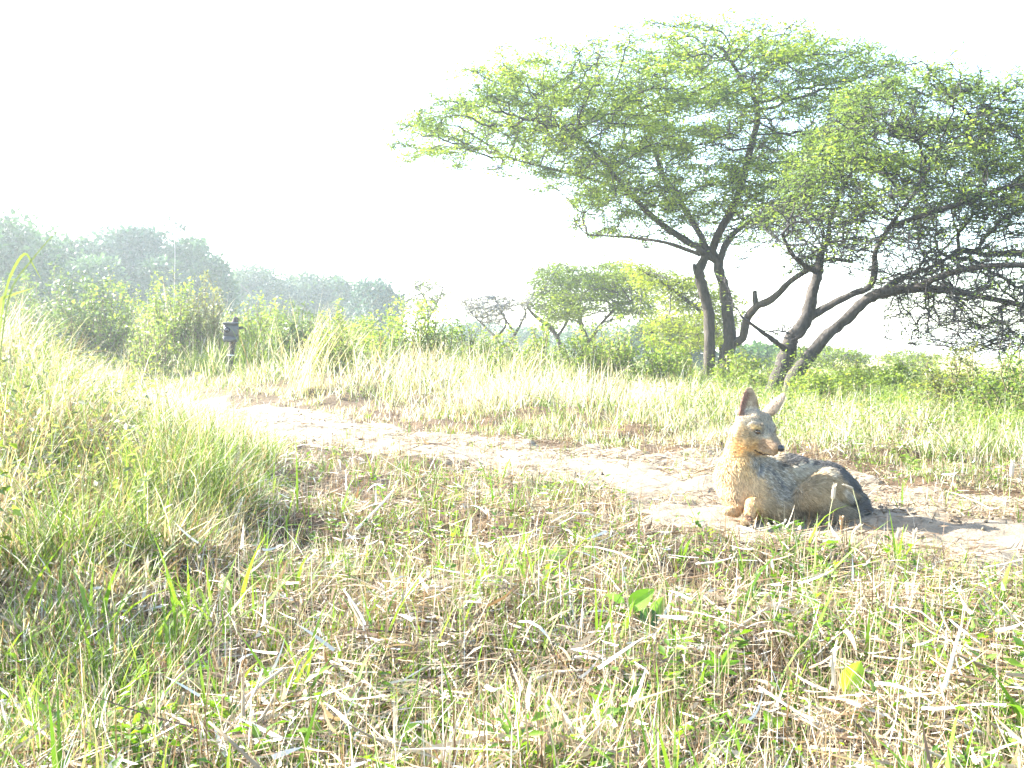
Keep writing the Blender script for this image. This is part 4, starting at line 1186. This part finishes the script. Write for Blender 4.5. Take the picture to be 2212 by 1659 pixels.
tag(g.build("straw_litter", M_STRAW), "matted dry straw and dead grass lying over the ground", "straw", kind="stuff")

# clods and small stones on the track
gc_ = Geo(); n = 5200
x, y = field(n, 2.6, 15); d_, sd_, s_ = path_sd(x, y); m = (d_ < 1.1) & (vnoise(x / .3, y / .3, seed=46) + .3 * sstep(0, .6, sd_) > .5); x, y = x[m], y[m]; n = len(x)
sz = GR.uniform(.003, .011, n) * np.sqrt(np.maximum(1, y / 4))
oct_ = np.array([[1, 0, 0], [0, 1, 0], [-1, 0, 0], [0, -1, 0], [0, 0, .8], [0, 0, -.6]], float)
Vc = up3(x, y, .016 + .0013 * y)[:, None] + oct_[None] * sz[:, None, None] * GR.uniform(.6, 1.4, (n, 6, 1)) + GR.normal(size=(n, 6, 3)) * sz[:, None, None] * .15
b_ = (np.arange(n) * 6)[:, None]
fc_ = np.concatenate([b_ + np.array([[p, (p + 1) % 4, 4]]) for p in range(4)] + [b_ + np.array([[(p + 1) % 4, p, 5]]) for p in range(4)])
gc_.add(Vc.reshape(-1, 3), [fc_], np.repeat(np.array([0.18, 0.14, 0.095]) * GR.uniform(.6, 1.2, (n, 1)), 6, 0))
tag(gc_.build("dirt_clods", M_SOIL), "small earth clods and stones scattered over the track", "clods", kind="stuff")

# short standing dry stalks
g = Geo()
x, y = field(30000, 0.9, 9)
m = offpath(x, y, 0.2, 0.04) & clear_jackal(x, y); x, y = x[m], y[m]; n = len(x)
c = straw_cols(n, (0.4, 0.25, 0.1, 0.1, 0.15))
hh = GR.uniform(0.04, 0.14, n) * (0.7 + 0.6 * vnoise(x / .4, y / .4, seed=61))
blades(g, up3(x, y), hh, minw(GR.uniform(0.0016, 0.0032, n), y, .7), GR.uniform(0, 6.28, n), GR.uniform(0.0, 0.8, n), GR.normal(size=n) * 0.5, c * .8, c * 1.1, 3, 2.5, GR.uniform(-1, 1, n))
tag(g.build("dry_grass", M_STRAW), "short dry standing grass stalks across the clearing", "dry grass", kind="stuff")

# green grass in tufts
g = Geo()
def tufts(g, xc, yc, per, hmul, wid, ca, cb, spread=0.035, curl=0.9, seg=4):
    k = GR.poisson(per, len(xc)); x0 = np.repeat(xc, k); y0 = np.repeat(yc, k); n = len(x0)
    az = GR.uniform(0, 6.28, n); rr = GR.random(n) * spread
    hs = np.repeat(GR.uniform(0.6, 1.3, len(xc)), k)
    tint = np.repeat(GR.uniform(0, 1, len(xc)), k) * 0.7 + GR.random(n) * 0.3
    c = mix(ca, cb, tint)
    x1 = x0 + np.cos(az) * rr; y1 = y0 + np.sin(az) * rr
    blades(g, up3(x1, y1), GR.uniform(0.5, 1.2, n) * hmul * hs, minw(GR.uniform(0.6, 1.2, n) * wid, y1, .75), az, GR.uniform(0.05, 0.7, n), GR.uniform(0.1, 1, n) * curl, c * .85, c * 1.1, seg, 1.6, GR.uniform(-.6, .6, n))
x, y = field(6500, 0.9, 9)
gn = vnoise(x / 0.7, y / 0.7, seed=71)
m = offpath(x, y, 0.25, 0.12) & clear_jackal(x, y) & (GR.random(len(x)) < 0.4 + 1.2 * sstep(0.4, 0.7, gn) + 0.3 * (x > 0.5)); x, y = x[m], y[m]
tufts(g, x, y, 6, 0.08, 0.0036, (0.045, 0.105, 0.008), (0.165, 0.25, 0.02))
x, y = field(420, 0.9, 4.5)
m = offpath(x, y, 0.2, 0.0) & clear_jackal(x, y); x, y = x[m], y[m]
tufts(g, x, y, 4, 0.13, 0.008, (0.08, 0.16, 0.015), (0.20, 0.30, 0.04), 0.02, 1.1)
x, y = field(230, 1.0, 3.0)
m = offpath(x, y, .1, 0.0); x, y = x[m], y[m]
tufts(g, x, y, 2.2, .17, .010, (0.08, 0.17, 0.012), (0.19, 0.30, 0.03), .012, 1.5, 5)
n0 = 130
y = 1.6 * (4.5 / 1.6) ** GR.random(n0); x = -(0.2 + 0.3 * GR.random(n0)) * y
tufts(g, x, y, 2.5, .19, .011, (0.09, 0.17, 0.015), (0.2, 0.3, 0.035), .02, 1.5, 5)
# left bank: taller and rank
n0 = 420
y = 1.1 * (9 / 1.1) ** GR.random(n0); x = -(0.28 + 0.30 * GR.random(n0)) * y - GR.random(n0) * 0.4
d_, sd_, _ = path_sd(x, y); m = sd_ < -1.0; x, y = x[m], y[m]
tufts(g, x, y, 6, 0.12, 0.0065, (0.13, 0.15, 0.045), (0.28, 0.29, 0.11), 0.06, 1.2)
tag(g.build("green_grass", M_GRASS), "tufts of fresh green grass growing through the straw", "grass", kind="stuff")

# tall pale grass of the meadow beyond the track
g = Geo()
def meadow(n, D0, D1, fn):
    x, y = field(n, D0, D1, 0.6, 0.5)
    d, side, s = path_sd(x, y)
    m = (side > 0.95 + 0.5 * (vnoise(x / .6, y / .6, seed=52) - .5)) & (d > 0.95); x, y, side = x[m], y[m], side[m]
    m = GR.random(len(x)) < .12 + 1.1 * sstep(.35, .6, vnoise(x / .28, y / .28, seed=53)); x, y, side = x[m], y[m], side[m]
    fn(x, y, side)
def tallfn(x, y, side):
    n = len(x); u = x / y * F + CX
    hgt = np.interp(u, [0, 300, 600, 1100, 1500, 1700, 2212], [0.60, 0.55, 0.46, 0.42, 0.24, 0.18, 0.28])
    grow = np.clip((side - 0.9) / 2.2, 0.18, 1)
    far_ = 1 + 0.35 * sstep(9, 16, y)
    greenish = np.clip(np.interp(u, [0, 500, 1100, 1500, 1750, 2212], [0.25, 0.3, 0.22, 0.3, 0.62, 0.7]) + 0.8 * (vnoise(x / 1.3, y / 1.3, seed=81) - .5) + 0.35 * sstep(9, 15, y), 0, 1)
    isg = GR.random(n) < greenish
    cd = straw_cols(n, (0.15, 0.36, 0.04, 0.42, 0.04))  # mix weighted to pale straw: glare over the meadow put into the colour
    cg = greens(n, (0.06, 0.10, 0.02), (0.17, 0.225, 0.045))
    c = np.where(isg[:, None], cg, cd)
    hh = hgt * grow * far_ * GR.uniform(0.4, 1.15, n) * (0.3 + 1.4 * vnoise(x / .55, y / .55, seed=82)) * (1 - .35 * sstep(1850, 2000, u) * sstep(9, 13, y))
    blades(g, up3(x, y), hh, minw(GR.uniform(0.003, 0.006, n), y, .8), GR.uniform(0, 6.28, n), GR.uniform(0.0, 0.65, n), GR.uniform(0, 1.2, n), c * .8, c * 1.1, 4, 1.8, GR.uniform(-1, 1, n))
meadow(150000, 4.2, 22, tallfn)
# rank dry growth on the bank at the left, this side of the track
def bank(n, y0, y1):
    y = y0 * (y1 / y0) ** GR.random(n); x = -(0.17 + 0.45 * GR.random(n)) * y - 0.25
    d, side, s = path_sd(x, y); m = (side < -0.95) & (GR.random(n) < (.08 + 1.2 * sstep(.38, .62, vnoise(x / .22, y / .22, seed=54))) * (.30 + sstep(1.9, 3.2, y))); x, y = x[m], y[m]; n = len(x)
    f = -x / y
    hh = np.interp(y, [1.2, 2.2, 3.2, 4.5, 10], [.09, .18, .28, .38, .45]) * sstep(.13, .34, f) * GR.uniform(.35, 1.1, n) * (.55 + .9 * vnoise(x / .35, y / .35, seed=85)) + .04
    cd = np.where((y < 4.2)[:, None], straw_cols(n, (0.28, 0.22, 0.2, 0.1, 0.2)), straw_cols(n, (0.22, 0.33, 0.08, 0.32, 0.08))); cg = greens(n, (0.06, 0.11, 0.02), (0.18, 0.25, 0.04))
    c = np.where((GR.random(n) < .16 + .5 * (vnoise(x / .5, y / .5, seed=86) > .6))[:, None], cg, cd)
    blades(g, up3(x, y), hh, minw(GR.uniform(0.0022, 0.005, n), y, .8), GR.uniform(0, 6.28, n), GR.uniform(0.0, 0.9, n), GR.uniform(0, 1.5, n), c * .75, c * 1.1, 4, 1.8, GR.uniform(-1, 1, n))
bank(64000, 1.2, 12)
tag(g.build("meadow_grass", M_GRASS), "tall sunlit pale and green meadow grass beyond the track", "grass", kind="stuff")

# low leafy weeds mixed in the grass (ground cover)
g = Geo()
def weeds(x, y, h, nl, lf, ca, cb):
    k = len(x); idx = np.repeat(np.arange(k), nl); n = len(idx)
    t = GR.random(n)
    hs = h * GR.uniform(0.5, 1.3, k)
    az = GR.uniform(0, 6.28, n)
    P = up3(x, y)[idx]; P[:, 2] += hs[idx] * t
    rr = hs[idx] * 0.35 * GR.random(n); P[:, 0] += np.cos(az) * rr; P[:, 1] += np.sin(az) * rr
    d = np.stack([np.cos(az), np.sin(az), GR.uniform(-.1, .7, n)], 1)
    L = np.maximum(lf * GR.uniform(.6, 1.4, n), P[:, 1] / 1050 * 2)
    cards(g, P, d, nrm(np.array([0, 0, 1.]) + GR.normal(size=(n, 3)) * .45), L, L * GR.uniform(.28, .5, n), mix(ca, cb, GR.random(n)))
x, y = field(1700, 0.9, 5.5)
m = offpath(x, y, .2, .0) & clear_jackal(x, y) & (vnoise(x / .5, y / .5, seed=91) > .45); weeds(x[m], y[m], .07, 14, .022, (0.045, 0.105, 0.01), (0.15, 0.24, 0.022))
x, y = field(3600, 5, 16)
d, side, s = path_sd(x, y); m = (side > 1.2); x, y = x[m], y[m]; u = x / y * F + CX
m = GR.random(len(x)) < np.interp(u, [0, 600, 1400, 1750, 2212], [.25, .25, .3, .9, .95]); k2 = vnoise(x / .8, y / .8, seed=87) > .45; m = m & (k2 | (GR.random(len(x)) < .3)); m &= (vnoise(x / .35, y / .35, seed=89) > .3); weeds(x[m], y[m], .46, 34, .022, (0.06, 0.10, 0.025), (0.22, 0.28, 0.07))
n0 = 300
y = 2.6 * (11 / 2.3) ** GR.random(n0); x = -(0.28 + 0.27 * GR.random(n0)) * y - .2
d_, sd_, _ = path_sd(x, y); m = (sd_ < -1.1) & (vnoise(x / .6, y / .6, seed=88) > .44); weeds(x[m], y[m], .34, 24, .024, (0.07, 0.09, 0.035), (0.26, 0.28, 0.14))
tag(g.build("weeds", M_WEED), "low leafy green weeds mixed through the grass", "weeds", kind="stuff")

# ------------------------------------------------------------------ single plants one can point at in the foreground
def ovate(g, base, tip, nrmv, width, col, cup=0.15, droop=0.1, notch=0.0):
    """one broad leaf as a curved grid"""
    base = np.asarray(base); tip = np.asarray(tip); ax = tip - base; L = np.linalg.norm(ax); ax /= L
    nv = np.asarray(nrmv, float); nv = nv - ax * (nv @ ax); nv /= np.linalg.norm(nv); sd = np.cross(ax, nv)
    ns_, nw_ = 9, 7; V = []; C = []
    for i in range(ns_):
        t = i / (ns_ - 1)
        w = width * (math.sin(math.pi * min(1, t ** 0.7 * 0.98 + 0.02)) ** 0.8 if 0 < t < 1 else 0.03)
        for j in range(nw_):
            s = -1 + 2 * j / (nw_ - 1)
            p = base + ax * L * (t - notch * abs(s) * (1 - t) ** 3) + sd * s * w / 2 + nv * (cup * abs(s) * w - droop * L * t * t)
            V.append(p); C.append(np.asarray(col) * (1.15 if j == nw_ // 2 else 1.0) * (0.92 + 0.16 * ((i * 7 + j * 3) % 5) / 5))
    g.add(np.array(V), [grid_faces(ns_, nw_)], np.array(C))

def broadleaf(label, bu, bv, leaves, name="broadleaf_plant", stem_c=(0.22, 0.27, 0.08)):
    """leaves: (base u, v, tip u, v, width px, colour, dy tip)"""
    D = ground_D(bv); p = at(bu, bv, D); p[2] = zg(p[0], p[1])
    root = empty(name, p, label, "plant", None)
    gs = Geo()
    for k, (u0, v0, u1, v1, w, c, dy) in enumerate(leaves):
        A = at(u0, v0, D); B = at(u1, v1, D); B[1] += dy
        tube(gs, np.array([p - [0, 0, .01], p * .5 + A * .5 + [0.004, 0, 0.005], A]), [0.002, 0.0018, 0.0012], stem_c, 5, sub=3)
        gl = Geo(); ovate(gl, A, B, (0.15, -0.75, 0.65), w / F * D, c, 0.12, 0.12, 0.12)
        gl.build("leaf", M_WEED, root, origin=p)
    gs.build("stem", M_WEED, root, origin=p)
LG = (0.15, 0.29, 0.02); DGn = (0.06, 0.13, 0.04)
broadleaf("plant with a bright heart-shaped leaf lit from behind over a dark leaf", 1405, 1370, [(1365, 1310, 1410, 1270, 42, LG, -.01), (1412, 1330, 1438, 1292, 30, (0.16, 0.28, 0.05), .02), (1400, 1318, 1398, 1360, 40, DGn, -.03), (1345, 1300, 1310, 1285, 20, LG, .02)])
broadleaf("plant with one round yellow-green leaf standing alone at the lower right", 1840, 1530, [(1828, 1490, 1866, 1432, 52, (0.28, 0.42, 0.04), 0.01)])
broadleaf("small clump of green leaves at the bottom edge, lower right", 1668, 1590, [(1668, 1570, 1655, 1538, 26, LG, .01), (1668, 1570, 1690, 1545, 24, LG, -.01), (1668, 1572, 1640, 1562, 20, LG, 0)])
broadleaf("plant with a pair of pale shining leaves in the middle of the straw", 1200, 1240, [(1200, 1205, 1168, 1185, 22, (0.3, 0.42, 0.1), 0), (1200, 1205, 1228, 1188, 22, (0.34, 0.44, 0.12), 0.01), (1202, 1205, 1206, 1176, 20, (0.34, 0.44, 0.12), 0.02)])
broadleaf("weed with bright leaves at the left edge below the dry bank", 40, 905, [(45, 790, 62, 745, 34, (0.28, 0.42, 0.05), 0), (40, 850, 30, 805, 40, (0.28, 0.42, 0.05), 0), (52, 830, 95, 800, 26, (0.25, 0.38, 0.06), 0.02)])
broadleaf("star-shaped small weed with narrow leaves right of the lower middle", 1555, 1490, [(1555, 1440, 1515, 1425, 14, LG, 0), (1555, 1440, 1600, 1425, 14, LG, 0), (1555, 1440, 1535, 1405, 14, LG, .01), (1555, 1440, 1580, 1402, 14, LG, .01), (1555, 1445, 1520, 1455, 13, LG, -.01), (1555, 1445, 1592, 1452, 13, LG, -.01)])
broadleaf("leafy green sprig at the bottom edge left of the middle", 800, 1612, [(800, 1600, 775, 1572, 22, (0.18, 0.32, 0.05), 0), (800, 1600, 828, 1568, 24, (0.18, 0.32, 0.05), 0), (800, 1602, 850, 1590, 22, (0.2, 0.34, 0.05), -.01), (800, 1604, 760, 1598, 20, (0.2, 0.34, 0.05), -.01)])
broadleaf("pale bleached dead leaf standing up in the straw left of the middle", 487, 1300, [(487, 1285, 480, 1240, 26, (0.68, 0.66, 0.6), 0)], name="dead_leaf", stem_c=(0.4, 0.32, 0.2))
broadleaf("big pale curling leaf cut by the left edge near the bottom", 30, 1440, [(38, 1425, -8, 1365, 34, (0.5, 0.55, 0.3), -.01)], name="dead_leaf")

# seed-head stalks standing in front of the animal
def stalk(label, pts, head, col=(0.36, 0.36, 0.2), hc=(0.5, 0.45, 0.36), hr=0.0055, r=0.0013, name="seed_stalk", group=None):
    bu, bv = pts[0]; D = ground_D(bv) if bv > 800 else 3.0
    p = at(bu, bv, D); p[2] = zg(p[0], p[1])
    root = empty(name, p, label, "grass stalk", group)
    P = [at(u, v, D) for (u, v) in pts]; P[0] = p - [0, 0, .01]
    g = Geo(); tube(g, np.array(P), np.linspace(r * 1.2, r, len(P)), col, 6, sub=5); g.build("stem", M_STRAW, root, origin=p)
    if head:
        A = at(*pts[-1], D); B = at(*head, D); g = Geo()
        t = np.linspace(0, 1, 8); q = A[None] * (1 - t[:, None]) + B[None] * t[:, None]
        tube(g, q, hr * np.sin(np.clip(t * .9 + .12, 0, 1) * math.pi) ** .5 + 0.0005, hc, 8, 0.2, 3, sub=2)
        n = 110; tt = GR.random(n); a = GR.uniform(0, 6.28, n)
        Pb = A + (B - A) * tt[:, None]
        rad = np.stack([np.cos(a), np.sin(a), np.zeros(n)], 1)
        cards(g, Pb + rad * hr * .5, nrm(rad * .6 + nrm(B - A)), rad, .010, .0022, np.tile(hc, (n, 1)))
        g.build("seed_head", M_STRAW, root, origin=p)
GS = "seed-headed grass stalks before the animal"
stalk("green stalk with a pale upright seed head in front of the haunch", [(1788, 1153), (1792, 1115), (1799, 1078)], (1803, 1047), group=GS)
stalk("bent green stalk curving over before the animal's rump", [(1864, 1160), (1858, 1115), (1846, 1070), (1842, 1055)], (1824, 1048), hr=.003, group=GS)
stalk("short orange-brown dry stalk below the haunch", [(1808, 1176), (1816, 1150), (1817, 1135)], (1818, 1118), col=(0.4, 0.24, 0.1), hc=(0.45, 0.33, 0.2), hr=.004, group=GS)
stalk("pale seed head leaning right just right of the orange-brown stalk", [(1832, 1168), (1842, 1152)], (1858, 1135), hr=.004, group=GS)
stalk("thick pale seed head standing at the end of the animal's shadow", [(1932, 1185), (1938, 1165)], (1944, 1143), hr=.006, group=GS)
stalk("slim pale seed head right of the thick one in the shadow", [(1972, 1195), (1974, 1170)], (1976, 1145), hr=.0045, group=GS)
stalk("tall thin dry stalk on the track left of the animal", [(1350, 1105), (1353, 1050), (1355, 1010)], (1357, 980), hr=.0035, col=(0.45, 0.38, 0.25), group=GS)
stalk("tall thin pale stalk at the right edge beyond the track", [(2180, 1085), (2182, 1050), (2185, 1030)], (2188, 995), hr=.008, group=GS)

# little tuft with seed heads right before the animal's belly
p = at(1690, 1150, ground_D(1150)); p[2] = zg(p[0], p[1])
root = empty("grass_tuft", p, "small green tuft with white seed heads before the animal's belly", "grass tuft")
g = Geo(); n = 46
blades(g, np.tile(p, (n, 1)) + GR.normal(size=(n, 3)) * [.012, .012, 0], GR.uniform(.02, .06, n), GR.uniform(.002, .004, n), GR.uniform(0, 6.28, n), GR.uniform(.1, .9, n), GR.uniform(0, .8, n), greens(n), greens(n) * 1.2, 3)
g.build("blades", M_GRASS, root, origin=p)
for (du, dv, lu, lv) in ((8, -28, 22, -36), (2, -30, 6, -42), (-10, -24, -20, -38), (-22, -24, -32, -34), (14, -30, 36, -34)):
    A = p + np.array([du, 0, -dv]) / F * p[1]; B = p + np.array([lu, -8, -lv]) / F * p[1]
    g = Geo(); tube(g, np.array([p, A, B]), [.0012, .0014, .0035], (0.55, 0.52, 0.42), 6, sub=3); g.build("seed_head", M_STRAW, root, origin=p)

# arched twig on the track
pts = [(868, 962), (910, 957), (955, 959), (1000, 975), (1032, 1000), (1062, 1030)]
D0 = [6.3, 6.1, 5.9, 5.6, 5.2, 4.83]
P = np.array([at(u, v, d) for (u, v), d in zip(pts, D0)])
P[:, 2] = np.maximum(P[:, 2], terrain(P[:, 0], P[:, 1]) + .01)
root = empty("twig", P[-1], "thin dark arched twig lying across the track", "twig")
g = Geo(); tube(g, P, [.003, .0045, .005, .0055, .006, .0065], (0.10, 0.07, 0.05), 7, .15, 2)
g.build("stick", M_TWIG, root, origin=P[-1])
g = Geo(); tube(g, np.array([P[2], P[2] + [-.12, -.1, .0], P[2] + [-.25, -.28, -.05]]), [.0035, .003, .002], (0.10, 0.07, 0.05), 6)
g.build("side_shoot", M_TWIG, root, origin=P[-1])

# cut stubble tufts and bleached stalks, foreground left
def stubble(label, u, v, n, h, col, lean=0.0):
    D = ground_D(v); p = at(u, v, D); p[2] = zg(p[0], p[1])
    root = empty("stubble_tuft", p, label, "stubble")
    for k in range(n):
        a = GR.uniform(0, 6.28); rr = .006 * GR.random() * n ** .5
        b = p + [math.cos(a) * rr, math.sin(a) * rr, -.01]
        hh = h * GR.uniform(.5, 1.1); t = b + [math.cos(a) * hh * .25 + lean * hh, math.sin(a) * hh * .2, hh]
        g = Geo(); tube(g, np.array([b, (b + t) / 2 + GR.normal(size=3) * .003, t]), [.0032, .0028, .0022], np.array(col) * GR.uniform(.8, 1.25), 6, .1, k)
        g.build("culm", M_STRAW, root, origin=p)
BR = (0.36, 0.22, 0.09)
stubble("brown cut stubble tuft left of the lower middle", 505, 1500, 14, .085, BR)
stubble("thick leaning brown stub left of the larger stubble tuft", 430, 1520, 5, .11, (0.34, 0.19, 0.08), -.5)
stubble("rust-orange stub near the bottom left corner", 150, 1480, 5, .10, (0.42, 0.24, 0.09), -.45)
stubble("pale stubble tuft right of the larger brown stubble tuft", 600, 1470, 9, .06, (0.5, 0.38, 0.22), .3)
stubble("small upright tan stub at the left, below the dark patch", 205, 1440, 4, .07, (0.42, 0.27, 0.12))
def stick(label, pts, r, col, dz=0.0):
    P = []
    for (u, v) in pts:
        D = ground_D(v + 14); q = at(u, v + 14, D); q[2] = zg(q[0], q[1]) + .035 + dz; P.append(q)
    P = np.array(P)
    o = Geo(); tube(o, P, np.linspace(r, r * .7, len(P)), col, 7, .12, 5)
    root = o.build("dry_stalk", M_STRAW); tag(root, label, "dry stalk")
WH = (0.6, 0.56, 0.47)
stick("bleached flat stalk leaning left of the middle of the foreground", [(462, 1210), (490, 1185), (525, 1140)], .0045, WH, .03)
stick("second bleached stalk, longest of those left of the middle", [(770, 1160), (820, 1120), (850, 1090)], .005, WH, .02)
stick("pale crooked stalk near the bottom left of the middle", [(525, 1490), (560, 1540), (600, 1580)], .0045, WH)
stick("long pale diagonal stalk at the lower left of the middle", [(660, 1430), (760, 1490), (850, 1560)], .004, (0.55, 0.46, 0.34))
stick("white curved stalk at the bottom edge in the middle", [(1060, 1570), (1090, 1530), (1100, 1480)], .004, WH)
stick("thick white stalk lying level in the lower middle", [(1150, 1470), (1200, 1462), (1260, 1470)], .004, WH)
stick("white upright stalk at the lower right", [(2040, 1580), (2060, 1500), (2075, 1440)], .0035, WH, .05)
stick("long tan stalk slanting up right of the lower middle", [(1560, 1420), (1660, 1350), (1720, 1320)], .0035, (0.5, 0.4, 0.26), .02)

# feathery pale culms arching out of the bushes left of the treeline's end
D = 11; p = at(660, 720, D); p[2] = zg(p[0], p[1])
root = empty("tall_grass_clump", p, "clump of tall pale feathery grass arching before the dark treeline", "grass clump")
g = Geo(); n = 60
az = np.where(GR.random(n) < .8, GR.normal(size=n) * .35, GR.uniform(0, 6.28, n))
blades(g, np.tile(p, (n, 1)) + GR.normal(size=(n, 3)) * [.12, .12, 0], GR.uniform(.7, 1.25, n), GR.uniform(.006, .011, n), az, GR.uniform(.1, .5, n), GR.uniform(.1, .8, n), np.tile((.42, .38, .2), (n, 1)), np.tile((.6, .55, .36), (n, 1)), 6)
g.build("blades", M_GRASS, root, origin=p)
# bent leaf blades rising at the left edge
D = 3.2; p = at(-5, 900, D); p[2] = zg(p[0], p[1])
root = empty("tall_grass_clump", p, "coarse grass clump at the left edge with a folded blade tip", "grass clump")
g = Geo()
def ribbon(g, pts, w, col):
    P = np.array([at(u, v, D) for (u, v) in pts]); t = np.linspace(0, len(P) - 1, 18); P = cr(P, t)
    T = nrm(np.gradient(P, axis=0)); sd = nrm(np.cross(T, np.array([0, 1., .35])))
    ww = (w * np.sin(np.linspace(.35, math.pi * .97, 18)))[:, None] / F * D / 2
    V = np.stack([P - sd * ww, P + sd * ww], 1).reshape(-1, 3); i = np.arange(17) * 2
    g.add(V, [np.stack([i, i + 1, i + 3, i + 2], 1)], np.asarray(col))
ribbon(g, [(-5, 760), (10, 640), (30, 580), (54, 548), (70, 570), (90, 605)], 6, (.17, .22, .05))
ribbon(g, [(-8, 800), (0, 660), (20, 640), (72, 622)], 7, (.2, .25, .07))
ribbon(g, [(-5, 820), (20, 640), (70, 560), (140, 480)], 4, (.09, .12, .05))
g.build("blades", M_GRASS, root, origin=p)

# ------------------------------------------------------------------ haze
g = Geo(); box(g, (0, 60, 3.5), (1000, 1000, 13), (1, 1, 1), 0.01)
hm_ = bpy.data.materials.new("haze"); hm_.use_nodes = True
nt = hm_.node_tree
nt.nodes.remove(nt.nodes["Principled BSDF"])
pv = nt.nodes.new("ShaderNodeVolumePrincipled")
pv.inputs["Color"].default_value = (0.84, 0.94, 0.98, 1)
pv.inputs["Density"].default_value = 0.0018
pv.inputs["Anisotropy"].default_value = 0.5
nt.links.new(pv.outputs[0], nt.nodes["Material Output"].inputs["Volume"])
tag(g.build("haze", hm_, smooth=False), "thin bright morning haze over the clearing", "haze", kind="stuff")
